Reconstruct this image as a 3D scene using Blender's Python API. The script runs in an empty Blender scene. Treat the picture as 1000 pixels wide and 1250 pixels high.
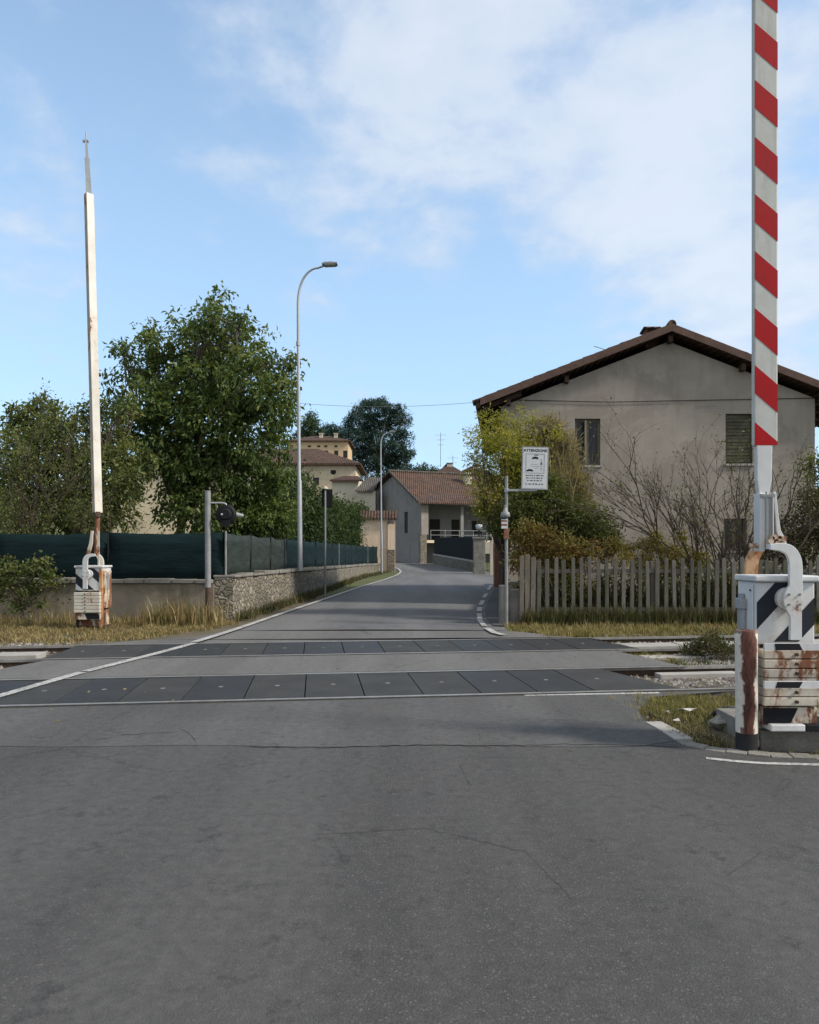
import bpy, math, random
import numpy as np
from mathutils import Vector, Matrix
R = math.radians
random.seed(7)
rng = np.random.default_rng(11)
S = bpy.context.scene
COL = S.collection
# ------------------------------------------------------------------ camera
F, HZ, CX, CH = 880.0, 673.0, 500.0, 1.5        # focal length and horizon of the 1000 x 1250 photograph, eye height
cam_d = bpy.data.cameras.new('camera'); cam = bpy.data.objects.new('camera', cam_d); COL.objects.link(cam)
cam.location = (0, 0, CH); cam.rotation_euler = (R(90), 0, 0)
cam_d.sensor_fit = 'HORIZONTAL'; cam_d.sensor_width = 36; cam_d.lens = 36*F/1000
cam_d.shift_y = (HZ-625)/1000; cam_d.clip_start = 0.05; cam_d.clip_end = 4000
S.camera = cam
# ------------------------------------------------------------------ sky and sun
SUN_EL, SUN_AZ = R(38), R(104)                      # azimuth clockwise from +Y
w = bpy.data.worlds.new('World'); S.world = w; w.use_nodes = True
nt = w.node_tree; N = nt.nodes; L = nt.links; N.clear()
def nd(t, **k):
    n = N.new(t)
    for a, b in k.items():
        setattr(n, a, b)
    return n
out = nd('ShaderNodeOutputWorld'); bg = nd('ShaderNodeBackground'); L.new(bg.outputs[0], out.inputs[0])
bg.inputs[1].default_value = 0.13
sky = nd('ShaderNodeTexSky', sky_type='NISHITA', sun_disc=False); sky.sun_elevation = SUN_EL; sky.sun_rotation = SUN_AZ
sky.air_density = 1.0; sky.dust_density = 0.4; sky.ozone_density = 2.2
tc = nd('ShaderNodeTexCoord'); sep = nd('ShaderNodeSeparateXYZ'); L.new(tc.outputs['Generated'], sep.inputs[0])
def mth(op, a, b=None, c=None, clamp=False):
    m = nd('ShaderNodeMath', operation=op); m.use_clamp = clamp
    for i, v in enumerate((a, b, c)):
        if v is None: continue
        if isinstance(v, (int, float)): m.inputs[i].default_value = v
        else: L.new(v, m.inputs[i])
    return m.outputs[0]
zz = mth('ADD', mth('MAXIMUM', sep.outputs[2], 0.0), 0.22)
cmb = nd('ShaderNodeCombineXYZ')
L.new(mth('DIVIDE', sep.outputs[0], zz), cmb.inputs[0]); L.new(mth('DIVIDE', sep.outputs[1], zz), cmb.inputs[1])
n1 = nd('ShaderNodeTexNoise'); n1.inputs['Scale'].default_value = 3.0; n1.inputs['Detail'].default_value = 7; n1.inputs['Roughness'].default_value = .52
n1.inputs['Distortion'].default_value = .5; L.new(cmb.outputs[0], n1.inputs['Vector'])
n2 = nd('ShaderNodeTexNoise'); n2.inputs['Scale'].default_value = 9.0; n2.inputs['Detail'].default_value = 8; n2.inputs['Roughness'].default_value = .6
L.new(cmb.outputs[0], n2.inputs['Vector'])
def blob(px, py, r_in, r_out, amt):
    d = Vector(((px-CX)/F, 1, (HZ-py)/F)).normalized()
    dp = nd('ShaderNodeVectorMath', operation='DOT_PRODUCT'); nm = nd('ShaderNodeVectorMath', operation='NORMALIZE')
    L.new(tc.outputs['Generated'], nm.inputs[0]); L.new(nm.outputs[0], dp.inputs[0]); dp.inputs[1].default_value = d
    mr = nd('ShaderNodeMapRange', interpolation_type='SMOOTHSTEP'); L.new(dp.outputs['Value'], mr.inputs[0])
    mr.inputs[1].default_value = math.cos(R(r_out)); mr.inputs[2].default_value = math.cos(R(r_in)); mr.inputs[4].default_value = amt
    return mr.outputs[0]
bias = -0.30
for b in [(450,100,2,15,.34),(640,60,4,18,.34),(760,40,2,12,.14),(900,130,3,14,.24),(980,280,2,15,.30),(720,235,1,8,.30),(850,330,1,12,.16),(560,10,2,14,.16),
          (10,275,1,7,.30),(30,350,1,6,.16),(235,240,.5,4.5,.2),(860,390,2,13,.24),(980,430,2,9,.15),(450,395,2,9,.10),(390,330,1,5,.1)]:
    bias = mth('ADD', blob(*b), bias)
bk = nd('ShaderNodeMapRange', interpolation_type='SMOOTHSTEP'); L.new(sep.outputs[1], bk.inputs[0]); bk.inputs[1].default_value = .35; bk.inputs[2].default_value = -.4; bk.inputs[4].default_value = 1.0
up = nd('ShaderNodeMapRange', interpolation_type='SMOOTHSTEP'); L.new(sep.outputs[2], up.inputs[0]); up.inputs[1].default_value = .62; up.inputs[2].default_value = .8
fill_bank = mth('MAXIMUM', bk.outputs[0], up.outputs[0]); bias = mth('ADD', mth('MULTIPLY', fill_bank, .8), bias)  # unseen clouds behind and overhead, added for neutral fill light
m = mth('ADD', mth('MULTIPLY', mth('SUBTRACT', n1.outputs[0], .5), 1.7), mth('MULTIPLY', mth('SUBTRACT', n2.outputs[0], .5), 1.0))
m = mth('ADD', m, bias)
mr = nd('ShaderNodeMapRange', interpolation_type='SMOOTHSTEP'); L.new(m, mr.inputs[0]); mr.inputs[1].default_value = -.22; mr.inputs[2].default_value = .52
mr.inputs[4].default_value = .78
cr = nd('ShaderNodeMapRange'); L.new(m, cr.inputs[0]); cr.inputs[1].default_value = .05; cr.inputs[2].default_value = .75
cc = nd('ShaderNodeMix', data_type='RGBA'); L.new(cr.outputs[0], cc.inputs[0])
cc.inputs[6].default_value = (2.8, 3.3, 4.0, 1); cc.inputs[7].default_value = (3.7, 3.95, 4.35, 1)
# thin pale veil low over the horizon
hz = nd('ShaderNodeMapRange'); L.new(sep.outputs[2], hz.inputs[0]); hz.inputs[1].default_value = .95; hz.inputs[2].default_value = 0.0
hz.inputs[3].default_value = 0.0; hz.inputs[4].default_value = .82
vm = nd('ShaderNodeMix', data_type='RGBA'); L.new(hz.outputs[0], vm.inputs[0])
hs = nd('ShaderNodeHueSaturation'); hs.inputs['Saturation'].default_value = .98; hs.inputs['Value'].default_value = 1.0
L.new(sky.outputs[0], hs.inputs['Color']); L.new(hs.outputs[0], vm.inputs[6]); vm.inputs[7].default_value = (2.5, 3.75, 5.1, 1)
cb = nd('ShaderNodeMix', data_type='RGBA'); L.new(fill_bank, cb.inputs[0]); L.new(cc.outputs[2], cb.inputs[6]); cb.inputs[7].default_value = (3.85, 3.8, 3.72, 1)
mx = nd('ShaderNodeMix', data_type='RGBA'); L.new(mr.outputs[0], mx.inputs[0]); L.new(vm.outputs[2], mx.inputs[6]); L.new(cb.outputs[2], mx.inputs[7])
L.new(mx.outputs[2], bg.inputs[0])
sl = bpy.data.lights.new('sun', 'SUN'); sl.energy = 2.7; sl.angle = R(7); sl.color = (1, .92, .80)
sun = bpy.data.objects.new('sun', sl); COL.objects.link(sun)
sd = Vector((math.sin(SUN_AZ)*math.cos(SUN_EL), math.cos(SUN_AZ)*math.cos(SUN_EL), math.sin(SUN_EL)))
sun.rotation_euler = sd.to_track_quat('Z', 'Y').to_euler(); sun.location = (30, -5, 30)
S.view_settings.view_transform = 'Standard'; S.view_settings.look = 'None'; S.view_settings.gamma = 1
S.view_settings.exposure = 0.78; S.view_settings.use_curve_mapping = False
# ------------------------------------------------------------------ helpers
def sm(a, b, x):
    t = min(1, max(0, (x-a)/(b-a))); return t*t*(3-2*t)
def zroad(Y): return 0.0 if Y < 44 else .015*(min(Y, 90)-44)
def at(px, py, Y): return Vector(((px-CX)/F*Y, Y, CH-(py-HZ)/F*Y))
def gp(px, py):
    p = py-HZ; Y = F*CH/p
    if Y > 44: Y = 880*(CH+.66)/(p+13.2)
    return Vector(((px-CX)/F*Y, Y, zroad(Y)))
class MB:
    def __init__(s): s.v, s.f, s.m, s.sm = [], [], [], []
    def add(s, vs, fs, m=0, smooth=False):
        b = len(s.v); s.v += [tuple(v) for v in vs]
        for f in fs: s.f.append(tuple(b+i for i in f)); s.m.append(m); s.sm.append(smooth)
    def box(s, x0, x1, y0, y1, z0, z1, m=0, M=None):
        vs = [Vector(p) for p in ((x0,y0,z0),(x1,y0,z0),(x1,y1,z0),(x0,y1,z0),(x0,y0,z1),(x1,y0,z1),(x1,y1,z1),(x0,y1,z1))]
        if M: vs = [M @ v for v in vs]
        s.add(vs, [(0,3,2,1),(4,5,6,7),(0,1,5,4),(1,2,6,5),(2,3,7,6),(3,0,4,7)], m)
    def bar(s, p0, p1, w, h, m=0):                     # rectangular bar, h along up
        p0, p1 = Vector(p0), Vector(p1); d = p1-p0; l = d.length
        M = Matrix.Translation(p0) @ d.to_track_quat('X', 'Z').to_matrix().to_4x4()
        s.box(0, l, -w/2, w/2, -h/2, h/2, m, M)
    def tube(s, pts, rad, n=8, m=0, cap=True):
        pts = [Vector(p) for p in pts]
        if isinstance(rad, (int, float)): rad = [rad]*len(pts)
        t0 = (pts[1]-pts[0]).normalized(); a = t0.orthogonal().normalized(); vs = []
        for i, p in enumerate(pts):
            t = (pts[min(i+1, len(pts)-1)]-pts[max(i-1, 0)]).normalized()
            a = (a-t*a.dot(t)); a = a.normalized() if a.length > 1e-6 else t.orthogonal().normalized(); b = t.cross(a)
            for k in range(n):
                q = 2*math.pi*k/n; vs.append(p+(a*math.cos(q)+b*math.sin(q))*rad[i])
        fs = [(i*n+k, i*n+(k+1) % n, (i+1)*n+(k+1) % n, (i+1)*n+k) for i in range(len(pts)-1) for k in range(n)]
        s.add(vs, fs, m, n > 5)
        if cap: s.add(vs[:n], [tuple(range(n-1, -1, -1))], m); s.add(vs[-n:], [tuple(range(n))], m)
    def cyl(s, c, r, p1, n=16, m=0): s.tube([c, p1], r, n, m)
    def prism(s, poly, off, m=0):                      # planar polygon pushed along off
        off = Vector(off); n = len(poly); vs = [Vector(p) for p in poly]; vs += [v+off for v in vs]
        s.add(vs, [tuple(range(n)), tuple(range(2*n-1, n-1, -1))]+[(i, n+i, n+(i+1) % n, (i+1) % n) for i in range(n)], m)
    def ribbon(s, pts, y, t, m=0):                     # pts: (x, z, half width); plate of thickness t about y
        if len(pts) > 5:
            q = []
            for i in range(len(pts)-1):
                p0, p1, p2, p3 = pts[max(i-1, 0)], pts[i], pts[i+1], pts[min(i+2, len(pts)-1)]
                for u in (0, .25, .5, .75): q.append(tuple(.5*((2*b)+(c-a)*u+(2*a-5*b+4*c-d)*u*u+(3*b-a-3*c+d)*u**3) for a, b, c, d in zip(p0, p1, p2, p3)))
            pts = q+[pts[-1]]
        L_, R_ = [], []
        for i, (x, z, h) in enumerate(pts):
            a = pts[max(i-1, 0)]; b = pts[min(i+1, len(pts)-1)]; d = Vector((b[0]-a[0], b[1]-a[1])).normalized(); n = Vector((-d.y, d.x))
            L_.append((x+n.x*h, z+n.y*h)); R_.append((x-n.x*h, z-n.y*h))
        vs = []
        for yy in (y-t/2, y+t/2):
            vs += [(a, yy, b) for a, b in L_]+[(a, yy, b) for a, b in R_]
        k = len(pts); fs = []
        for i in range(k-1):
            fs += [(i, i+1, k+i+1, k+i), (2*k+i, 3*k+i, 3*k+i+1, 2*k+i+1), (i, 2*k+i, 2*k+i+1, i+1), (k+i, k+i+1, 3*k+i+1, 3*k+i)]
        fs += [(0, k, 3*k, 2*k), (k-1, 3*k-1, 4*k-1, 2*k-1)]
        s.add(vs, fs, m)
    def build(s, name, mats, parent=None, bev=0, loc=None):
        if not isinstance(mats, (list, tuple)): mats = [mats]
        off = wloc(parent) if parent else (Vector(loc) if loc is not None else Vector((0, 0, 0)))
        me = bpy.data.meshes.new(name); me.from_pydata([(a-off.x, b-off.y, c-off.z) for a, b, c in s.v], [], s.f)
        for mt in mats: me.materials.append(mt)
        me.polygons.foreach_set('material_index', s.m); me.polygons.foreach_set('use_smooth', s.sm); me.update()
        o = bpy.data.objects.new(name, me); COL.objects.link(o)
        if parent: o.parent = parent
        else: o.location = off
        if bev:
            b = o.modifiers.new('bevel', 'BEVEL'); b.width = bev; b.segments = 2; b.limit_method = 'ANGLE'; b.angle_limit = R(40)
        return o
def wloc(o):
    v = Vector(o.location)
    while o.parent: o = o.parent; v += Vector(o.location)
    return v
def tag(o, label=None, cat=None, group=None, kind=None):
    if label: o['label'] = label
    if cat: o['category'] = cat
    if group: o['group'] = group
    if kind: o['kind'] = kind
    return o
def thing(name, loc, label, cat, group=None):
    o = bpy.data.objects.new(name, None); COL.objects.link(o); o.location = loc; o.empty_display_size = .3
    return tag(o, label, cat, group)
def clip(poly, rect):                                   # 2D polygon against (x0, x1, y0, y1)
    x0, x1, y0, y1 = rect
    for ax, lim, sg in ((0, x0, 1), (0, x1, -1), (1, y0, 1), (1, y1, -1)):
        o = []
        for i in range(len(poly)):
            a, b = poly[i-1], poly[i]; da = (a[ax]-lim)*sg; db = (b[ax]-lim)*sg
            if (da >= 0) != (db >= 0):
                t = da/(da-db); o.append((a[0]+(b[0]-a[0])*t, a[1]+(b[1]-a[1])*t))
            if db >= 0: o.append(b)
        poly = o
        if len(poly) < 3: return []
    return poly
# ------------------------------------------------------------------ materials
class MT:
    def __init__(s, name, rough=.8, metal=0, spec=.4):
        s.mat = bpy.data.materials.new(name); s.mat.use_nodes = True; s.n = s.mat.node_tree.nodes; s.l = s.mat.node_tree.links
        s.b = s.n['Principled BSDF']; s.b.inputs['Roughness'].default_value = rough; s.b.inputs['Metallic'].default_value = metal
        s.b.inputs['Specular IOR Level'].default_value = spec; s.geo = s.n.new('ShaderNodeNewGeometry')
    def vec(s, scale=(1, 1, 1)):
        m = s.n.new('ShaderNodeMapping'); m.inputs['Scale'].default_value = scale; s.l.new(s.geo.outputs['Position'], m.inputs[0]); return m.outputs[0]
    def noise(s, sc, det=5, ro=.6, v=None, dist=0):
        t = s.n.new('ShaderNodeTexNoise'); t.inputs['Scale'].default_value = sc; t.inputs['Detail'].default_value = det; t.inputs['Roughness'].default_value = ro
        t.inputs['Distortion'].default_value = dist
        s.l.new(v if v else s.geo.outputs['Position'], t.inputs['Vector']); return t.outputs[0]
    def ramp(s, x, stops):
        r = s.n.new('ShaderNodeValToRGB'); s.l.new(x, r.inputs[0]); e = r.color_ramp.elements
        while len(e) < len(stops): e.new(.5)
        for i, (p, c) in enumerate(stops):
            e[i].position = p; e[i].color = (*c, 1) if isinstance(c, (tuple, list)) else (c, c, c, 1)
        return r.outputs[0]
    def mix(s, f, a, b, bt='MIX'):
        m = s.n.new('ShaderNodeMix'); m.data_type = 'RGBA'; m.blend_type = bt
        for i, v in ((0, f), (6, a), (7, b)):
            if isinstance(v, (int, float)): m.inputs[i].default_value = v
            elif isinstance(v, tuple): m.inputs[i].default_value = (*v, 1)
            else: s.l.new(v, m.inputs[i])
        return m.outputs[2]
    def math(s, op, a, b, clamp=False):
        m = s.n.new('ShaderNodeMath'); m.operation = op; m.use_clamp = clamp
        for i, v in enumerate((a, b)):
            if isinstance(v, (int, float)): m.inputs[i].default_value = v
            else: s.l.new(v, m.inputs[i])
        return m.outputs[0]
    def col(s, c):
        if isinstance(c, tuple): s.b.inputs['Base Color'].default_value = (*c, 1)
        else: s.l.new(c, s.b.inputs['Base Color'])
        return s
    def bump(s, h, st=.4, d=.02):
        b = s.n.new('ShaderNodeBump'); b.inputs['Strength'].default_value = st; b.inputs['Distance'].default_value = d; s.l.new(h, b.inputs['Height'])
        s.l.new(b.outputs[0], s.b.inputs['Normal']); return s
    def voro(s, sc, feat='F1', v=None, rnd=1):
        t = s.n.new('ShaderNodeTexVoronoi'); t.feature = feat; t.inputs['Scale'].default_value = sc; t.inputs['Randomness'].default_value = rnd
        s.l.new(v if v else s.geo.outputs['Position'], t.inputs['Vector']); return t
def mottled(name, a, b, sc=6, rough=.85, bump=.3, bd=.01, fine=60, metal=0, spec=.3, stretch=None, lo=.35, hi=.65):
    m = MT(name, rough, metal, spec); v = m.vec(stretch) if stretch else None
    n = m.noise(sc, 6, .65, v); f = m.noise(fine, 3, .6, v); c = m.mix(m.ramp(n, [(lo, 0.), (hi, 1.)]), a, b)
    c = m.mix(.25, c, m.ramp(f, [(.3, tuple(x*.6 for x in a)), (.7, tuple(min(1, x*1.35) for x in b))]))
    m.col(c)
    if bump: m.bump(f, bump, bd)
    return m.mat
def rusty(name, paint, amount=.5, rust=((.085,.03,.018), (.27,.11,.05)), sc=5, rough=.5, bias_z=False):
    m = MT(name, rough, 0, .5)
    n = m.noise(sc, 8, .68, m.vec((1, 1, .45)), .4); f = m.noise(sc*9, 4, .6); d = m.noise(1.7, 4, .6)
    k = m.math('ADD', n, m.math('MULTIPLY', f, .12)); th = 1-amount
    mask = m.ramp(k, [(max(0, th-.03), 0.), (min(1, th+.03), 1.)])
    halo = m.ramp(k, [(max(0, th-.13), 0.), (th, 1.)])
    p = m.mix(m.ramp(d, [(.35, 0.), (.7, 1.)]), paint, tuple(x*.74 for x in paint))
    p = m.mix(m.math('MULTIPLY', halo, .35), p, (.42, .25, .12))
    c = m.mix(mask, p, m.mix(f, rust[0], rust[1])); m.col(c); m.bump(k, .35, .004)
    m.l.new(m.ramp(mask, [(0, rough), (1, .9)]), m.b.inputs['Roughness'])
    return m.mat
def leafm(name, cols, trans=.38, rough=.55):
    m = MT(name, rough, 0, .25); a = m.n.new('ShaderNodeAttribute'); a.attribute_name = 'tint'
    k = len(cols); c = m.ramp(a.outputs['Fac'], [(i/(k-1), cols[i]) for i in range(k)])
    m.col(c); t = m.n.new('ShaderNodeBsdfTranslucent'); m.l.new(m.mix(1.0, c, (1.3, 1.25, .7), 'MULTIPLY'), t.inputs[0])
    x = m.n.new('ShaderNodeMixShader'); x.inputs[0].default_value = trans; m.l.new(m.b.outputs[0], x.inputs[1]); m.l.new(t.outputs[0], x.inputs[2])
    m.l.new(x.outputs[0], m.n['Material Output'].inputs[0]); return m.mat
def asphalt(name, a, b, warm=(.1, .09, .08)):
    m = MT(name, .82, 0, .35)
    big = m.noise(.35, 5, .6); mid = m.noise(2.2, 6, .7, m.vec((1, .45, 1))); f = m.noise(95, 3, .7); sp = m.voro(150)
    c = m.mix(m.ramp(big, [(.35, 0.), (.65, 1.)]), a, b)
    c = m.mix(m.math('MULTIPLY', m.ramp(mid, [(.42, 0.), (.72, 1.)]), .5), c, warm)
    c = m.mix(.55, c, m.mix(m.ramp(f, [(.3, 0.), (.7, 1.)]), tuple(x*.45 for x in a), tuple(x*1.6 for x in b)))
    c = m.mix(m.ramp(sp.outputs['Color'], [(.8, 0.), (.9, .35)]), c, (.26, .26, .25))
    st = m.ramp(m.noise(1.1, 3, .5), [(.62, 0.), (.75, .4)]); c = m.mix(st, c, tuple(x*.5 for x in a))
    wheel = m.ramp(m.noise(.9, 4, .55, m.vec((1.1, .12, 1))), [(.40, 0.), (.62, .75)]); c = m.mix(wheel, c, tuple(x*1.45 for x in b), 'MIX')
    grit = m.ramp(m.noise(14, 8, .8), [(.35, 0.), (.65, .55)]); c = m.mix(grit, c, tuple(x*.6 for x in a)); oil = m.ramp(m.noise(3.5, 8, .78), [(.56, 0.), (.68, .6)]); c = m.mix(oil, c, tuple(x*.55 for x in a))
    cell = m.voro(.55, 'DISTANCE_TO_EDGE', m.vec((1, .6, 1))); wob = m.math('ADD', cell.outputs['Distance'], m.math('MULTIPLY', m.math('SUBTRACT', m.noise(4, 6, .75), .5), .10))
    hair = m.math('MULTIPLY', m.ramp(m.math('ABSOLUTE', wob, 0), [(.0, 1.), (.006, 0.)]), m.ramp(m.noise(.5, 3), [(.50, 0.), (.60, .8)])); c = m.mix(hair, c, (.025, .025, .025))
    m.col(c); m.bump(m.math('ADD', f, m.math('MULTIPLY', sp.outputs['Distance'], .6)), .5, .006); return m.mat
def stonewall(name, cols, sc=4.2, mortar=(.16, .15, .13), stretch=(1, 1, 1.5)):
    m = MT(name, .9, 0, .2); v = m.vec(stretch); wv = m.n.new('ShaderNodeVectorMath'); wv.operation = 'ADD'
    nn = m.n.new('ShaderNodeTexNoise'); nn.inputs['Scale'].default_value = 5; m.l.new(m.geo.outputs['Position'], nn.inputs['Vector'])
    sc2 = m.n.new('ShaderNodeVectorMath'); sc2.operation = 'SCALE'; sc2.inputs['Scale'].default_value = .16; m.l.new(nn.outputs['Color'], sc2.inputs[0])
    m.l.new(v, wv.inputs[0]); m.l.new(sc2.outputs[0], wv.inputs[1])
    e = m.voro(sc, 'DISTANCE_TO_EDGE', wv.outputs[0]); c1 = m.voro(sc, 'F1', wv.outputs[0])
    g = m.n.new('ShaderNodeSeparateColor'); m.l.new(c1.outputs['Color'], g.inputs[0])
    st = m.ramp(g.outputs[0], [(i/(len(cols)-1), cols[i]) for i in range(len(cols))])
    f = m.noise(22, 6, .7); st = m.mix(.55, st, m.mix(f, (.05, .05, .045), (.36, .33, .28)))
    c = m.mix(m.ramp(m.math('ADD', e.outputs['Distance'], m.math('MULTIPLY', m.math('SUBTRACT', m.noise(9, 5, .7), .5), .12)), [(.0, 0.), (.07, 1.)]), mortar, st)
    moss = m.ramp(m.noise(1.6, 6, .7), [(.52, 0.), (.68, .6)]); c = m.mix(moss, c, (.075, .08, .04))
    m.col(c); m.bump(m.math('ADD', m.ramp(e.outputs['Distance'], [(0, 0.), (.14, 1.)]), m.math('MULTIPLY', f, .4)), .8, .04); return m.mat
def plaster(name, a, b, streak=.5, dirt=(.09, .085, .075)):
    m = MT(name, .9, 0, .15); n = m.noise(.9, 8, .7); s_ = m.noise(1.2, 5, .7, m.vec((2.5, 2.5, .25))); f = m.noise(40, 4, .7)
    c = m.mix(m.ramp(n, [(.3, 0.), (.7, 1.)]), a, b)
    c = m.mix(m.math('MULTIPLY', m.ramp(s_, [(.5, 0.), (.75, 1.)]), streak), c, dirt)
    pa = m.ramp(m.noise(.45, 9, .72, None, 1.2), [(.50, 0.), (.56, .45)]); c = m.mix(pa, c, tuple(x*.78 for x in a)); pb = m.ramp(m.noise(2.6, 8, .75), [(.56, 0.), (.66, .4)]); c = m.mix(pb, c, tuple(min(1, x*1.12) for x in b))
    c = m.mix(.18, c, m.ramp(f, [(.3, tuple(x*.6 for x in a)), (.7, tuple(min(1, x*1.3) for x in a))]))
    m.col(c); m.bump(f, .3, .01); return m.mat
def rooftile(name, cols, axis=0, freq=5.0):
    m = MT(name, .9, 0, .2); sp = m.n.new('ShaderNodeSeparateXYZ'); m.l.new(m.geo.outputs['Position'], sp.inputs[0])
    v = m.voro(4.5, 'F1'); g = m.n.new('ShaderNodeSeparateColor'); m.l.new(v.outputs['Color'], g.inputs[0])
    c = m.ramp(g.outputs[0], [(i/(len(cols)-1), cols[i]) for i in range(len(cols))])
    n = m.noise(.8, 6, .7); c = m.mix(m.ramp(n, [(.4, 0.), (.7, .65)]), c, (.055, .05, .045))
    wv = m.math('SINE', m.math('MULTIPLY', sp.outputs[axis], freq*6.283), 0); c = m.mix(m.ramp(wv, [(0, .5), (.6, 0.)]), c, tuple(x*.4 for x in cols[0]))
    m.col(c); m.bump(wv, .7, .05); return m.mat
def glassm(name, c=(.012, .014, .016)):
    m = MT(name, .22, 0, .3); n = m.noise(3, 3); m.col(m.mix(n, c, tuple(x*2.2 for x in c))); return m.mat
M = {}
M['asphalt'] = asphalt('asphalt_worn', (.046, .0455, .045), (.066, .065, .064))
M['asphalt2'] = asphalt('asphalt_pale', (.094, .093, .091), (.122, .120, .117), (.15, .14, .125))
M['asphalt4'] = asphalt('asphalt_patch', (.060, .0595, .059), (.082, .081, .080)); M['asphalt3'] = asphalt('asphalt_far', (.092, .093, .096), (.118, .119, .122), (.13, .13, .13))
M['soil'] = mottled('soil', (.075, .065, .045), (.13, .11, .075), 1.5, .95, .7, .04, 30)
M['grassland'] = mottled('grassland', (.05, .07, .025), (.11, .115, .05), .12, .95, .5, .04, 8)
M['rubber2'] = mottled('rubber_panel_dusty', (.028, .029, .029), (.046, .046, .045), 2.2, .75, .35, .004, 140, spec=.3); M['picket2'] = mottled('mossy_picket', (.05, .055, .038), (.10, .105, .078), 6, .9, .5, .008, 45, stretch=(3, 3, .5)); M['picket3'] = mottled('pale_picket', (.10, .096, .084), (.165, .16, .14), 6, .9, .5, .008, 45, stretch=(3, 3, .5))
M['rubber'] = mottled('rubber_panel', (.018, .019, .020), (.030, .031, .033), 3, .6, .35, .004, 180, spec=.4)
M['joint'] = mottled('joint_black', (.008, .008, .009), (.014, .014, .014), 9, .9)
M['rail'] = mottled('rail_steel', (.22, .21, .195), (.36, .35, .33), 9, .5, .15, .003, 120, metal=.6, spec=.5)
M['railrust'] = mottled('rail_rust', (.04, .028, .022), (.09, .06, .042), 14, .9, .5, .006, 120)
M['concrete'] = mottled('concrete', (.26, .25, .235), (.36, .35, .325), 3.5, .9, .45, .01, 60)
M['concrete_d'] = mottled('concrete_mossy', (.12, .115, .10), (.24, .23, .21), 3, .9, .5, .012, 50)
M['sleeper'] = mottled('sleeper_wood', (.05, .04, .032), (.10, .085, .07), 5, .9, .5, .01, 60)
M['paint_road'] = None
m_ = MT('road_paint', .75, 0, .35); k_ = m_.math('ADD', m_.noise(26, 6, .75), m_.math('MULTIPLY', m_.noise(3, 4), .35))
m_.col(m_.mix(m_.ramp(k_, [(.50, 0.), (.82, 1.)]), (.52, .52, .50), (.16, .16, .16))); M['paint_road'] = m_.mat
m_ = MT('worn_paint', .85, 0, .2); k_ = m_.math('ADD', m_.noise(30, 6, .8), m_.math('MULTIPLY', m_.noise(4, 4), .4)); m_.col(m_.mix(m_.ramp(k_, [(.55, 0.), (.85, 1.)]), (.085, .085, .083), (.058, .058, .057))); M['wornp'] = m_.mat
M['white'] = rusty('white_paint_clean', (.62, .64, .65), .28)
M['white_r'] = rusty('white_paint_rusty', (.60, .57, .50), .42, sc=4)
M['white_rr'] = rusty('white_paint_very_rusty', (.60, .55, .46), .455, sc=6)
M['orange_r'] = rusty('orange_rust_paint', (.60, .38, .22), .47, ((.20, .07, .03), (.50, .22, .09)), sc=6)
M['black'] = mottled('black_paint', (.007, .008, .010), (.013, .014, .017), 6, .7, .1, .003, 90, spec=.2)
M['navy'] = mottled('blueblack_paint', (.010, .014, .022), (.017, .023, .034), 5, .65, .1, .003, 90, spec=.25)
m_ = MT('reflective_white', .6, 0, .2); c_ = m_.mix(m_.ramp(m_.noise(7, 5), [(.4, 0.), (.75, .6)]), (.48, .50, .48), (.37, .38, .35)); c_ = m_.mix(m_.ramp(m_.noise(4, 8, .8, m_.vec((3, 3, .4))), [(.5, 0.), (.72, .55)]), c_, (.24, .235, .21)); m_.col(c_); M['rwhite'] = m_.mat
m_ = MT('reflective_red', .6, 0, .15); c_ = m_.mix(m_.ramp(m_.noise(5, 5), [(.4, 0.), (.75, .7)]), (.36, .004, .009), (.28, .006, .010)); c_ = m_.mix(m_.ramp(m_.noise(45, 6, .8, m_.vec((1, 1, .25))), [(.62, 0.), (.72, .55)]), c_, (.42, .16, .15)); c_ = m_.mix(m_.ramp(m_.noise(3, 7, .75, m_.vec((3, 3, .6))), [(.5, 0.), (.75, .4)]), c_, (.14, .02, .02)); m_.col(c_); M['rred'] = m_.mat
m_ = MT('post_paint_flaking', .7, 0, .3); sp_ = m_.n.new('ShaderNodeSeparateXYZ'); m_.l.new(m_.geo.outputs['Position'], sp_.inputs[0])
gx_ = (911.5-500)/880*5.45; k_ = m_.math('ABSOLUTE', m_.math('SUBTRACT', sp_.outputs[0], gx_-.012), 0)
k_ = m_.math('ADD', k_, m_.math('MULTIPLY', m_.math('SUBTRACT', m_.noise(7, 7, .7, m_.vec((1, 1, .6))), .5), .16)); f_ = m_.noise(40, 6, .7, m_.vec((1, 1, .5)))
mk_ = m_.ramp(k_, [(.040, 1.), (.052, 0.)]); tp_ = m_.ramp(m_.math('ADD', sp_.outputs[2], m_.math('MULTIPLY', f_, .05)), [(.90, 0.), (.915, 1.)])
mk_ = m_.math('MAXIMUM', mk_, m_.math('MULTIPLY', tp_, .8))
pt_ = m_.mix(m_.ramp(f_, [(.45, 0.), (.75, .6)]), (.60, .57, .50), (.40, .30, .22)); m_.col(m_.mix(mk_, pt_, m_.mix(m_.ramp(m_.noise(14, 8, .8, m_.vec((1, 1, .3))), [(.35, 0.), (.65, 1.)]), (.022, .010, .010), (.19, .075, .05)))); m_.bump(mk_, -.5, .006); M['post_m'] = m_.mat
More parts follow.
